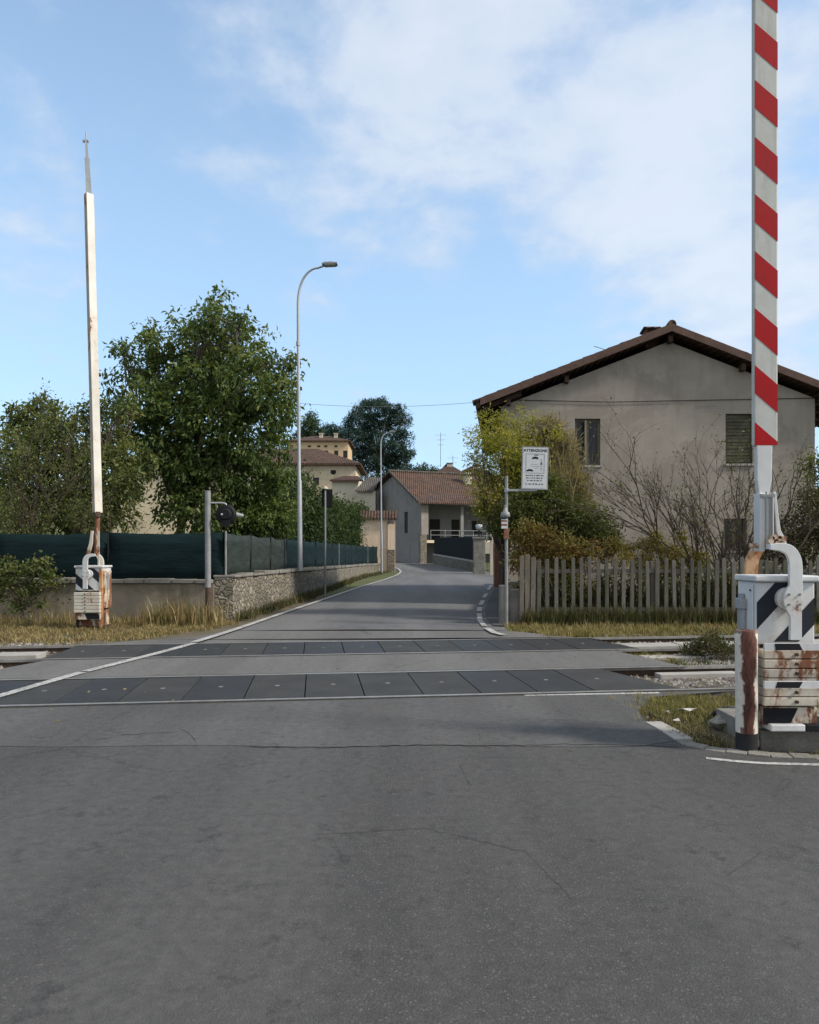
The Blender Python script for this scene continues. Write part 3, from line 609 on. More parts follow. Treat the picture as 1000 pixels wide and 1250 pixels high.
def window(P, o, par, frame=None, mull=1, depth=.14, sill=True, fw=.06, lab=None, pane=None):
    u0, u1, a, b = o; mb = MB()
    def bx(x0, x1, z0, z1, d0, d1, mbb, m=0):
        vs = [P(x, z, d) for d in (d0, d1) for x, z in ((x0, z0), (x1, z0), (x1, z1), (x0, z1))]
        mbb.add(vs, [(0, 1, 2, 3), (7, 6, 5, 4), (0, 4, 5, 1), (1, 5, 6, 2), (2, 6, 7, 3), (3, 7, 4, 0)], m)
    e = .003
    bx(u0+e, u0+fw, a+e, b-e, depth, depth+.05, mb); bx(u1-fw, u1-e, a+e, b-e, depth, depth+.05, mb)
    bx(u0+fw, u1-fw, a+e, a+fw, depth, depth+.05, mb); bx(u0+fw, u1-fw, b-fw, b-e, depth, depth+.05, mb)
    for i in range(mull):
        c = u0+(u1-u0)*(i+1)/(mull+1); bx(c-fw*.7, c+fw*.7, a+fw, b-fw, depth-.01, depth+.04, mb)
    w_ = mb.build('window', frame or M['woodframe'], par)
    if lab: w_['label'] = lab
    mb = MB(); bx(u0+fw*.5, u1-fw*.5, a+fw*.5, b-fw*.5, depth+.02, depth+.03, mb); mb.build('pane', pane or M['glass'], w_)
    if sill: mb = MB(); bx(u0-.05, u1+.05, a-.06, a-.003, -.05, .1, mb); mb.build('sill', M['concrete'], w_)
    return bx
# --- big house on the right
HY = 20.0; hx0, hx1 = at(612, 0, HY).x, at(995, 0, HY).x; hz = zroad(HY)
pkx, pkz = at(823, 0, 19.6).x, 7.62; eL_, eR_ = (pkx-5.22, 5.60), (pkx+5.36, 5.54); slp = (pkz-5.54)/5.36
ht = thing('house', (hx0, HY, 0), 'large taupe plastered house with brown gable roof behind the picket fence', 'house')
mb = MB(); wz = lambda x: pkz-.30-abs(x-pkx)*slp
W = hx1-hx0; HP = []
w1 = (at(702, 0, HY).x-hx0, at(733, 0, HY).x-hx0, at(0, 568, HY).z, at(0, 511, HY).z)
w2 = (at(886, 0, HY).x-hx0, at(919, 0, HY).x-hx0, at(0, 566, HY).z, at(0, 505, HY).z)
w3 = (at(884, 0, HY).x-hx0, at(912, 0, HY).x-hx0, at(0, 672, HY).z, at(0, 633, HY).z)
w4 = (w1[0], w1[1], w3[2], w3[3])
P = wallpiece(mb, (hx0, HY, 0), (1, 0, 0), W, [(0, wz(hx0)), (pkx-hx0, wz(pkx)), (W, wz(hx1))], -.3, [w1, w2, w3], .3)
HD = 9
mb.add([(hx0, HY, -.3), (hx0, HY+HD, -.3), (hx0, HY+HD, wz(hx0)), (hx0, HY, wz(hx0))], [(0, 3, 2, 1)])
mb.add([(hx1, HY, -.3), (hx1, HY+HD, -.3), (hx1, HY+HD, wz(hx1)), (hx1, HY, wz(hx1))], [(0, 1, 2, 3)])
mb.add([(hx0, HY+HD, -.3), (hx1, HY+HD, -.3), (hx1, HY+HD, wz(hx1)), (pkx, HY+HD, wz(pkx)), (hx0, HY+HD, wz(hx0))], [(0, 1, 2, 3, 4)])
mb.build('wall', M['plast'], ht)
window(P, w1, ht, lab='wooden window with half open casements beside the yellow shrub')
# open casement leaf showing as a pale post
mb = MB(); a = at(715, 0, HY).x; mb.bar((a, HY+.02, w1[2]+.05), (a, HY+.02, w1[3]-.05), .07, .05); mb.build('casement', M['woodframe'], ht)
bx = window(P, w2, ht, mull=0, lab='window with brown olive roller shutter let down')
mb = MB(); n = 14
for i in range(n):
    z0 = w2[2]+.05+(w2[3]-w2[2]-.08)*i/n; bx(w2[0]+.03, w2[1]-.03, z0, z0+(w2[3]-w2[2]-.08)/n-.012, .06+.012*(i % 2), .085+.012*(i % 2), mb)
mb.build('roller_shutter', M['shutter'], ht)
window(P, w3, ht, mull=1)
# roof: two slopes with thickness, overhanging front by .6
RY0, RY1 = 19.62, HY+HD+.5; rf = None; mb = MB()
for e in (eL_, eR_):
    sgn = 1 if e[0] > pkx else -1
    mb.prism([(pkx, RY0, pkz), (e[0], RY0, e[1]), (e[0], RY0, e[1]-.09), (pkx, RY0, pkz-.09)], (0, RY1-RY0, 0))
rf = mb.build('roof', M['tiled'], ht)
mb = MB(); rd = random.Random(9)                            # curved tiles along the verge and eaves, standing proud
for e in (eL_, eR_):
    d = Vector((e[0]-pkx, 0, e[1]-pkz)); l = d.length; d.normalize(); k = 0
    while k < l-.1:
        p = Vector((pkx, 0, pkz))+d*k; q = p+d*.42
        for y in (RY0+.04, RY0+.26): mb.tube([Vector((p.x, y, p.z+.03)), Vector((q.x, y, q.z+.042+rd.uniform(-.006, .008)))], [.055, .06], 7, 0)
        k += .36
for y in np.arange(RY0+.7, RY1, .22):
    mb.tube([(pkx-5.26, y, 5.60), (pkx-4.9, y, 5.60+.15)], .07, 6)
mb.tube([(pkx, RY0-.03, pkz+.06), (pkx, RY1, pkz+.06)], .12, 10)
mb.build('verge_tiles', M['tile'], rf)
mb = MB()
for e in (eL_, eR_): mb.prism([(pkx, RY0-.035, pkz+.075), (e[0], RY0-.035, e[1]+.075), (e[0], RY0-.035, e[1]-.13), (pkx, RY0-.035, pkz-.13)], (0, .03, 0))
mb.build('verge_board', M['vergeb'], ht)
mb = MB()
for x in (pkx, pkx-2.85, pkx+2.0, pkx-4.45, pkx+4.2, pkx+5.1, pkx-5.1):
    z = pkz-.30-abs(x-pkx)*slp; mb = MB(); mb.box(x-.06, x+.06, RY0+.12, HY+.25, z-.07, z+.10); mb.build('purlin', M['wood'], ht)
for y in np.arange(RY0+.3, RY1, .62):
    for sg in (-1, 1): mb = MB(); mb.bar((pkx+sg*4.1, y, pkz-4.1*slp-.17), (pkx+sg*5.3, y, pkz-5.3*slp-.17), .1, .12); mb.build('rafter', M['wood'], ht)
pass
mb = MB(); mb.box(pkx-.62, pkx-.22, 20.2, 20.7, 7.2, 7.73); mb.box(pkx-.67, pkx-.17, 20.15, 20.75, 7.73, 7.79); mb.build('chimney', M['tiled'], ht, bev=.02)
mb = MB(); mb.tube([(pkx-1.6, 21, 7.35), (pkx-1.55, 21, 6.7)], .012, 5); mb.tube([(pkx-1.95, 21, 7.48), (pkx-1.2, 21, 7.24)], .012, 5); mb.build('antenna', M['galv_d'], ht)
mb = MB(); pts = [(hx0-.0, HY-.03, at(0, 488, HY).z), (hx0+3, HY-.03, at(0, 491, HY).z), (pkx, HY-.03, at(0, 489.5, HY).z), (hx1, HY-.03, at(0, 486, HY).z)]
mb.tube(pts, .009, 5); mb.build('facade_cable', M['black'], ht)
mb = MB(); mb.tube([(eL_[0]-.06, RY0, eL_[1]-.12), (eL_[0]-.06, RY1, eL_[1]-.12)], .075, 8); mb.build('gutter', M['wood'], ht)
for o in [c for c in ht.children_recursive if c.type == 'MESH']:      # the house is not square to the gable: its sides run back to the right
    off = wloc(o)
    for v_ in o.data.vertices:
        y_ = v_.co.y+off.y-HY
        v_.co.x += .13*y_
# --- grey house at the bend
def gh():
    al = R(22); U = Vector((math.cos(al), math.sin(al), 0)); G = Vector((-math.sin(al), math.cos(al), 0)); A = Vector((at(514, 0, 68).x, 68, 0))
    t = thing('house', A, 'grey gabled house with red tiled roof and shaded loggia where the road bends', 'house')
    D = 14.2; Lr = 13; ez = 6.15; rz = 9.75; lz = 8.3
    mb = MB(); O = A+G*D
    P = wallpiece(mb, O, -G, D, [(0, lz-.35), (D/2, rz-.3), (D, ez-.1)], -1.5, [(D-4.3, D-3.3, 3.3, 5.4)], .3, inn=U)
    # right facade set back behind a pier: loggia
    def bxx(u0, u1, g0, g1, z0, z1, m=0):
        vs = [A+U*u+G*g+Vector((0, 0, z)) for z in (z0, z1) for u, g in ((u0, g0), (u1, g0), (u1, g1), (u0, g1))]
        mb.add(vs, [(3, 2, 1, 0), (4, 5, 6, 7), (0, 1, 5, 4), (1, 2, 6, 5), (2, 3, 7, 6), (3, 0, 4, 7)], m)
    bxx(.3, Lr, 3.0, 3.3, -1, ez-.1); bxx(Lr-.3, Lr, 0, 3, -1, ez-.1); bxx(.3, Lr, 0, 3.0, 2.3, 2.55)
    bxx(.003, Lr, D-.3, D, -1, lz-.5); mb.build('wall', M['plastgrey'], t)
    window(P, (D-4.3, D-3.3, 3.3, 5.4), t, M['wood'], 0, .1)
    mb = MB(); bxx(.02, .75, -.05, .35, 3.1, 5.95); mb.build('pier', M['plast'], t)
    mb = MB(); bxx(-.08, .55, -.1, .4, -.2, 3.1); mb.build('pier_base', M['stone'], t)
    for u, zz0, zz1, ww in ((2.2, 2.6, 4.7, 1.1), (4.6, 2.6, 4.7, 1.0), (6.9, 3.3, 4.6, 1.1)):
        mb = MB(); bxx(u, u+ww, 2.94, 2.98, zz0, zz1); mb.build('door', M['dark'], t)
    mb = MB()
    for z in (3.5, 3.05): bxx(1.0, Lr, .02, .06, z-.025, z+.025)
    for u in np.arange(1.0, Lr, 1.5): bxx(u, u+.05, .01, .05, 2.5, 3.5)
    mb.build('railing', M['galv_d'], t)
    mb = MB(); bxx(.5, Lr, -.02, .0, 2.3, 2.56); mb.build('slab_edge', M['peach'], t)
    for u in (4.2, 8.2):
        mb = MB(); bxx(u, u+.3, .05, .35, -1, ez-.15); mb.build('pillar', M['plastgrey'], t)
    mb = MB(); oh = .6
    def slope(g0, z0, g1, z1):
        a = [A+U*u+G*g+Vector((0, 0, z)) for u, g, z in ((-oh, g0, z0), (Lr+oh, g0, z0), (Lr+oh, g1, z1), (-oh, g1, z1))]
        mb.prism(a, (0, 0, -.14))
    slope(-.7, ez-.05, D/2, rz); slope(D/2, rz, D+.6, lz-.45)
    r = mb.build('roof', M['tile'], t)
    mb = MB(); mb.tube([A+G*(D/2)+U*-.65+Vector((0, 0, rz+.06)), A+G*(D/2)+U*(Lr+.6)+Vector((0, 0, rz+.06))], .14, 8)
    mb.tube([A+G*(-.7)+U*-.6+Vector((0, 0, ez+.0)), A+G*(D/2)+U*-.6+Vector((0, 0, rz+.05))], .09, 6); mb.build('ridge_tiles', M['tileg'], r)
    mb = MB(); c = A+G*4.6+U*7.2; q = Matrix.Translation(c) @ Matrix.Rotation(al, 4, 'Z')
    mb.box(-.35, .35, -.3, .3, 7.6, 9.4, 0, q); mb.box(-.45, .45, -.4, .4, 9.4, 9.5, 1, q)
    for i in range(3): mb.box(-.3+.22*i, -.2+.22*i, -.3, .3, 9.5, 9.85, 0, q)
    mb.box(-.45, .45, -.4, .4, 9.85, 9.93, 1, q); mb.build('chimney', [M['creamd'], M['tile']], r)
    return A, U, G
gA, gU, gG = gh()
# boundary wall with black net in front of the grey house
a = Vector((P2(527, 688.5)[0]+.1, 66, 0)); b = gp(577.5, 698.5)
t = thing('boundary_wall', b, 'low stone wall topped by a dark net in front of the grey house', 'wall')
mb = MB(); d = (b-a).normalized(); n_ = Vector((-d.y, d.x, 0))
mb.prism([a+Vector((0, 0, -.3)), b+Vector((0, 0, -.3)), b+Vector((0, 0, zroad(b.y)+.62)), a+Vector((0, 0, zroad(a.y)+.85))], n_*.3); mb.build('stone_base', M['stoned'], t)
mb = MB(); mb.prism([a+Vector((0, 0, zroad(a.y)+.853)), b+Vector((0, 0, zroad(b.y)+.623)), b+Vector((0, 0, zroad(b.y)+.72)), a+Vector((0, 0, zroad(a.y)+.95))], n_*.36); mb.build('coping', M['concrete'], t)
mb = MB(); o_ = n_*.12; mb.prism([a+o_+Vector((0, 0, zroad(a.y)+.95)), b+o_+Vector((0, 0, zroad(b.y)+.72)), b+o_+Vector((0, 0, 2.42)), a+o_+Vector((0, 0, 2.75))], n_*.03); mb.build('net', M['netb'], t)
# gate pillar, white gate post and brick pillar beyond the dark corner
def simple(name, lab, cat, fn, mat, loc, group=None, bev=0):
    mb = MB(); fn(mb); o = mb.build(name, mat, None, bev, loc); return tag(o, lab, cat, group)
g = gp(585, 700.5)
simple('gate_pillar', 'squat grey gate pillar at the end of the dark net', 'pillar', lambda mb: (mb.box(g.x-.37, g.x+.37, g.y-.3, g.y+.3, -.1, 2.3), mb.box(g.x-.43, g.x+.43, g.y-.36, g.y+.36, 2.3, 2.42)), M['concrete_d'], g, bev=.02)
mb = MB(); mb.tube([(g.x, g.y, 2.42), (g.x, g.y, 2.9)], .05, 8); mb.tube([(g.x, g.y, 2.9), (g.x, g.y, 2.95), (g.x, g.y, 3.2), (g.x, g.y, 3.26)], [.1, .2, .24, .06], 10, 1)
tag(mb.build('gate_lamp', [M['black'], M['lampglass']], None, 0, (g.x, g.y, 2.42)), 'small round lamp on top of the squat gate pillar', 'lamp')
g2 = gp(600, 702); t = thing('gate_post', (g2.x, g2.y, 0), 'white gate post with crossbar left of the sign pole', 'gate post')
mb = MB(); mb.box(g2.x-.09, g2.x+.09, g2.y-.09, g2.y+.09, 0, at(0, 626, g2.y).z); mb.build('post', M['creamd'], t, .01)
mb = MB(); z_ = at(0, 656, g2.y).z; mb.bar((g2.x+.1, g2.y, z_), (g2.x+.65, g2.y, z_), .08, .08); mb.build('crossbar', M['creamd'], t)
for k in range(5):
    pass
mb = MB()
for i in range(6): x = g.x+.45+i*.1; mb.tube([(x, g.y, .1), (x, g.y, 2.0)], .012, 5)
mb.bar((g.x+.4, g.y, 1.9), (g.x+1.0, g.y, 1.9), .03, .04); mb.bar((g.x+.4, g.y, .25), (g.x+1.0, g.y, .25), .03, .04); mb.box(g.x+.4, g.x+.85, g.y-.03, g.y-.01, 1.35, 2.1, 1)
tag(mb.build('iron_gate', [M['black'], M['creamd']], None, 0, (g.x+.7, g.y, 0)), 'black barred gate between the squat pillar and the white post', 'gate')
c = at(609, 0, 30)
simple('brick_pillar', 'dark red brick pillar behind the sign pole', 'pillar', lambda mb: (mb.box(c.x-.2, c.x+.14, 29.8, 30.2, 0, 2.9), mb.box(c.x-.25, c.x+.19, 29.75, 30.25, 2.9, 3.0)), M['brick'], (c.x, 30, 0), bev=.015)
c = at(614, 0, 18); 
simple('dark_post', 'dark timber post standing behind the pale sign pole', 'post', lambda mb: (mb.box(c.x-.1, c.x+.08, 17.9, 18.1, 0, at(0, 640, 18).z),), M['wood'], (c.x, 18, 0), bev=.01)
# low stone wall along the pavement behind pole
mb = MB(); q = [(2.15, 16.0), (2.5, 18.5), (2.95, 22), (3.65, 27), (4.35, 33)]
for (x0, y0), (x1, y1) in zip(q, q[1:]): mb.prism([(x0, y0, -.1), (x1, y1, -.1), (x1, y1, .75), (x0, y0, .75)], (.3, 0, 0))
tag(mb.build('garden_wall', M['stoned'], None, 0, (2.15, 16, 0)), 'low dark stone wall running along the right side of the village road', 'wall')
# --- peach gateway wall on the left of the bend
Y = 49; x0, x1, x2 = at(440, 0, Y).x, at(473, 0, Y).x, at(482, 0, Y).x
t = thing('gateway', (x1, Y, .1), 'tall weathered peach gateway wall with tile coping at the end of the green net', 'wall')
mb = MB(); mb.box(x0, x1, Y, Y+.4, -.1, at(0, 632, Y).z); mb.build('wall', M['peach'], t)
mb = MB(); mb.box(x1+.003, x2, Y-.1, Y+2.5, -.1, at(0, 634, Y).z-.1); mb.build('pier', M['pierstone'], t, .02)
mb = MB(); mb.box(x1+.02, x2+.006, Y-.12, Y-.1, 1.6, at(0, 640, Y).z); mb.build('plaster_patch', M['peach'], t)
mb = MB(); zc = at(0, 632, Y).z; mb.prism([(x0, Y-.3, zc), (x2+.15, Y-.3, zc), (x2+.15, Y+.2, zc+.5), (x0, Y+.2, zc+.5)], (0, 0, -.09)); mb.prism([(x0, Y+.8, zc), (x2+.15, Y+.8, zc), (x2+.15, Y+.2, zc+.5), (x0, Y+.2, zc+.5)], (0, 0, -.09))
mb.build('coping', M['tile'], t)
# --- cream villa
def hiphouse(name, lab, x0, x1, Y, D, z0, ze, zr, wall, tile, oh=.8, hipr=5, wins=(), panes=None, group=None, wsill=False):
    t = thing(name, ((x0+x1)/2, Y, z0), lab, 'house', group); mb = MB()
    P = wallpiece(mb, (x0, Y, z0), (1, 0, 0), x1-x0, [(0, ze), (x1-x0, ze)], z0, list(wins), .3)
    mb.box(x0, x1, Y+.3, Y+D, z0, ze-.003); mb.build('wall', wall, t)
    for o in wins: window(P, o, t, M['wood'], 1 if o[1]-o[0] > .8 else 0, .12, wsill, .07)
    mb = MB(); a = [(x0-oh, Y-oh, ze), (x1+oh, Y-oh, ze), (x1+oh, Y+D+oh, ze), (x0-oh, Y+D+oh, ze), (x0+hipr, Y+D/2, zr), (x1-hipr, Y+D/2, zr)]
    mb.add(a, [(0, 1, 5, 4), (1, 2, 5), (2, 3, 4, 5), (3, 0, 4)]); mb.box(x0-oh, x1+oh, Y-oh, Y+D+oh, ze-.22, ze-.003); r = mb.build('roof', tile, t)
    return t, r
vy = 85; vx0, vx1 = at(135, 0, vy).x, at(434, 0, vy).x; ze = at(0, 566, vy).z
t, r = hiphouse('villa', 'cream villa with brown hipped roof rising behind the left hedge', vx0, vx1, vy, 11, 0, ze, at(0, 549, vy+5).z+.2, M['cream'], M['tile'], .7, 5.2,
    [(vx1-vx0-5.0, vx1-vx0-4.3, at(0, 592, vy).z, at(0, 583, vy).z), (vx1-vx0-15, vx1-vx0-14, 8.5, 10.3), (vx1-vx0-19, vx1-vx0-18, 8.5, 10.3), (vx1-vx0-19, vx1-vx0-18, 4.5, 6.3)])
mb = MB(); c = at(407, 576, vy); mb.tube([c+Vector((0, -.03, 0)), c+Vector((0, .01, 0))], .33, 14)
o = mb.build('oval_window', M['dark'], t); 
mb = MB(); mb.box(vx0, vx1, vy-.08, vy-.003, ze-.75, ze-.6); mb.build('cornice', M['creamd'], t)
ay = 80; ax0, ax1 = at(403, 0, ay).x, at(444, 0, ay).x
t = thing('annex', (ax0, ay, 0), 'low cream annex with a sloping brown roof in front of the villa', 'house'); mb = MB()
mb.box(ax0+.2, at(437, 0, ay).x, ay, ay+3.5, 0, at(0, 586, ay).z); mb.build('wall', M['creamd'], t)
mb = MB(); mb.prism([(ax0, ay-.5, at(0, 586, ay).z), (ax1, ay-.5, at(0, 586, ay).z), (ax1-.9, ay+4, at(0, 576.5, ay).z), (ax0+1.1, ay+4, at(0, 576.5, ay).z)], (0, 0, -.2)); mb.build('roof', M['tiled'], t)
by = 76; bx0, bx1 = at(436, 0, by).x, at(463, 0, by).x
t = thing('shed', (bx0, by, 0), 'small shed with grey tiled roof between the villa and the grey house', 'shed'); mb = MB()
mb.box(bx0, bx1-.4, by, by+3, 0, at(0, 599, by).z); mb.build('wall', M['creamd'], t)
mb = MB(); mb.prism([(bx0-.2, by-.4, at(0, 599, by).z), (bx1-.6, by-.4, at(0, 599, by).z), (bx1+.1, by+3.6, at(0, 579, by).z), (bx0+.9, by+3.6, at(0, 577.5, by).z)], (0, 0, -.16)); mb.build('roof', M['tileg'], t)
# --- apricot villa on the hill
oy = 145; ox0, ox1 = at(352, 0, oy).x, at(425, 0, oy).x; bz = hill(0, oy)-2; oz = at(0, 541, oy).z+.6
ws = [(at(x, 0, oy).x-ox0-.35, at(x, 0, oy).x-ox0+.5, at(0, 559, oy).z, at(0, 550, oy).z) for x in (377.6, 389, 397.6, 410, 421.0)]
ws += [(at(x, 0, oy).x-ox0-.3, at(x, 0, oy).x-ox0+.35, at(0, 546, oy).z, at(0, 543.5, oy).z) for x in (377.6, 389, 397.6, 410)]
t, r = hiphouse('villa', 'apricot villa with shuttered windows on the hill left of the cedar', ox0, ox1, oy, 10, bz, at(0, 538, oy).z, at(0, 531.5, oy+4).z, M['orange'], M['tile'], .6, 4, ws)
for x in (392, 410):
    c = at(x, 0, oy+3); mb = MB(); mb.box(c.x-.35, c.x+.35, c.y-.3, c.y+.3, at(0, 537, c.y).z, at(0, 530, c.y).z); mb.box(c.x-.45, c.x+.45, c.y-.4, c.y+.4, at(0, 530, c.y).z, at(0, 529, c.y).z); mb.build('chimney', M['creamd'], r)
# --- roofs far behind the grey house
for (px0, px1, Y, pe, pr, lab, wl) in ((534, 562, 120, 577, 566.5, 'distant low house with brown roof above the grey house chimney', 'creamd'), (560, 600, 112, 580, 569, 'distant house with brown roof half hidden by the yellow shrub', 'cream')):
    x0, x1 = at(px0, 0, Y).x, at(px1, 0, Y).x
    t, r = hiphouse('house', lab, x0, x1, Y, 8, 2, at(0, pe, Y).z, at(0, pr, Y+4).z, M[wl], M['tiled'], .5, 2.2, [(1.2, 2.1, at(0, pe+9, Y).z, at(0, pe+3, Y).z)])
    c = at((px0+px1)/2+1, 0, Y+3); mb = MB(); mb.box(c.x-.45, c.x+.45, c.y-.4, c.y+.4, at(0, pr+4, Y).z, at(0, pr-3, Y).z); mb.box(c.x-.55, c.x+.55, c.y-.5, c.y+.5, at(0, pr-3, Y).z, at(0, pr-4, Y).z, 1); mb.build('chimney', [M['creamd'], M['tiled']], r)
for px, top, Y, lab in ((538, 528, 118, 'tall thin antenna mast on the distant roof'), (553, 556, 118, 'short antenna mast beside the taller one on the distant roof')):
    p = at(px, 570, Y); q = at(px, top, Y); mb = MB(); mb.tube([p, q], .05, 5)
    for k in range(3): z = q.z-.4-k*.8; mb.tube([(q.x-.9+.2*k, Y, z), (q.x+.9-.2*k, Y, z)], .03, 4)
    tag(mb.build('antenna', M['galv_d'], None, 0, p), lab, 'antenna')
# ------------------------------------------------------------------ left walls and fences
wl = [(-3.80, 15.5), (-3.42, 22), (-3.18, 27), (-3.0, 34), (-2.7, 41), (-1.85, 49)]
t = thing('stone_wall', (wl[0][0], wl[0][1], 0), 'rubble stone wall with rough coping running along the left of the village road', 'wall')
mb = MB(); mc = MB(); rd = random.Random(3); top = lambda Y: float(np.interp(Y, [15.5, 22, 34, 49], [.93, .88, .74, .60]))
for (x0, y0), (x1, y1) in zip(wl, wl[1:]):
    n = int((y1-y0)/.5)
    for i in range(n):
        a0, a1 = i/n, (i+1)/n; A0 = (x0+(x1-x0)*a0, y0+(y1-y0)*a0); A1 = (x0+(x1-x0)*a1, y0+(y1-y0)*a1)
        mb.prism([(A0[0], A0[1], -.2), (A1[0], A1[1], -.2), (A1[0], A1[1], top(A1[1])), (A0[0], A0[1], top(A0[1]))], (-.4, 0, 0))
        j = rd.uniform(-.02, .05); k = rd.uniform(0, .04)
        mc.prism([(A0[0]+.03+k, A0[1]+.01, top(A0[1])+.002), (A1[0]+.03+k, A1[1]-.01, top(A1[1])+.002), (A1[0]+.03+k, A1[1]-.01, top(A1[1])+.06+j), (A0[0]+.03+k, A0[1]+.01, top(A0[1])+.06+j)], (-.48, 0, 0))
mb.build('masonry', M['stone'], t); mc.build('coping', M['concrete_d'], t, .015)
def fence(name, pts, z0, z1, mats, lab, step=2.3, posts=True, group=None):
    t = thing(name, (pts[0][0], pts[0][1], z0(pts[0])), lab, 'fence', group); rd = random.Random(6)
    for si, ((x0, y0), (x1, y1)) in enumerate(zip(pts, pts[1:])):
        n = max(1, int(math.dist((x0, y0), (x1, y1))/step)); d = Vector((x1-x0, y1-y0, 0)).normalized(); nn = Vector((-d.y, d.x, 0))
        for i in range(n):
            mb = MB(); K = 8; vs = []
            for k in range(K+1):
                u = (i+k/K)/n; p = (x0+(x1-x0)*u, y0+(y1-y0)*u); sg = math.sin(k/K*math.pi); zt = z1(p)-(.03+.03*((i*7) % 3)/2)*sg+rd.uniform(-.008, .008)
                for r_ in range(5): zq = z0(p)+(zt-z0(p))*r_/4; w_ = .022*math.sin(k*2.3+r_*1.7+i*1.3)+.03*sg*math.sin(r_*.9)+rd.uniform(-.008, .008); vs.append((p[0]+nn.x*w_, p[1]+nn.y*w_, zq))
            mb.add(vs, [(k*5+r_, (k+1)*5+r_, (k+1)*5+r_+1, k*5+r_+1) for k in range(K) for r_ in range(4)], 0, True)
            o = mb.build('net_panel', mats(si, i, n), t); so = o.modifiers.new('thick', 'SOLIDIFY'); so.thickness = .006
            if posts:
                p = (x0+(x1-x0)*i/n, y0+(y1-y0)*i/n); mb = MB(); mb.tube([(p[0], p[1], z0(p)-.2), (p[0], p[1], z1(p)+.03)], .02, 8); mb.build('post', M['galv_d'] if (i+si) % 3 == 0 else M['black'], t)
    return t
fz0 = lambda p: top(p[1])+.04; fz1 = lambda p: float(np.interp(p[1], [15.5, 49], [1.90, 1.83]))
fp = [(x-.33, y) for x, y in wl]; fp[0] = (-3.98, 15.6)
fence('netting_fence', fp, fz0, fz1, lambda s, i, n: M['netg'] if s == 0 else M['net'], 'faded green netting fence on the roadside stone wall', 2.0)
fence('netting_fence', [(-3.98, 15.62), (-9.2, 15.9), (-16, 16.2)], lambda p: .84, lambda p: 1.91, lambda s, i, n: M['net'], 'dark green netting fence facing the railway behind the left barrier', 2.6)
mb = MB(); rd = random.Random(8); x = -3.8
mb.prism([(-4.201, 15.45, -.2), (-16, 16.0, -.2), (-16, 16.0, .84), (-4.201, 15.45, .80)], (0, .3, 0)); 
t = thing('railway_wall', (-10, 15.7, 0), 'rendered grey wall under the dark green net facing the railway', 'wall'); mb.build('masonry', M['render'], t)
mb = MB(); x = -4.22
while x > -16:
    l = rd.uniform(.3, .6); y = 15.45+(-4.2-x)*.0466; mb.box(x-l+.01, x, y-.04-rd.uniform(0, .03), y+.3, .842-(0 if x < -9 else .03), .90+rd.uniform(-.01, .03)); x -= l
mb.build('coping', M['concrete_d'], t, .012)
# ------------------------------------------------------------------ picket fence on the right
FY = 14.6; fx0 = at(637, 0, FY).x; t = thing('picket_fence', (fx0, FY, 0), 'weathered grey picket fence in front of the taupe house', 'fence'); rd = random.Random(12); x = fx0; i = 0
while x < 13 and i < 99:
    thick = i < 3 or i % 14 == 9; wd = .080 if i >= 3 else .10; h = 1.35+rd.uniform(-.05, .035)+(.07 if thick else 0); ln = rd.uniform(-.022, .022)
    mb = MB(); y = FY+rd.uniform(-.006, .006); a, b = x-wd/2*rd.uniform(.85, 1.1), x+wd/2*rd.uniform(.85, 1.1); s_ = rd.uniform(-.012, .012)
    mb.prism([(a, y, -.05), (b, y, -.05), (b+ln, y, h-.02+s_), ((a+b)/2+ln+.012, y, h+.012), (a+ln, y, h-.02-s_)], (0, .032, 0))
    mb.build('picket', M['plank'] if i < 3 else rd.choice((M['picket'], M['picket'], M['picket2'], M['picket3'])), t, .006); x += (.115 if i < 3 else .172)+rd.uniform(-.008, .008); i += 1
for z in (.32, 1.1): mb = MB(); mb.bar((fx0-.05, FY+.062, z), (13, FY+.062, z), .05, .08); mb.build('rail', M['plank'], t)
for x in np.arange(fx0+.3, 13, 2.4): mb = MB(); mb.box(x-.06, x+.06, FY+.092, FY+.2, -.1, 1.3); mb.build('post', M['plank'], t, .008)
# low block beside the sign pole
p0, p1 = at(611, 0, 14.9).x, at(636, 0, 14.9).x
simple('low_wall', 'low concrete wall stub between the sign pole and the picket fence', 'wall', lambda mb: (mb.box(p0, p1-.03, 14.75, 15.0, -.1, .72), mb.box(p0-.02, p0+.16, 14.7, 15.05, -.1, .80)), M['concrete_d'], (p0, 14.9, 0), bev=.02)
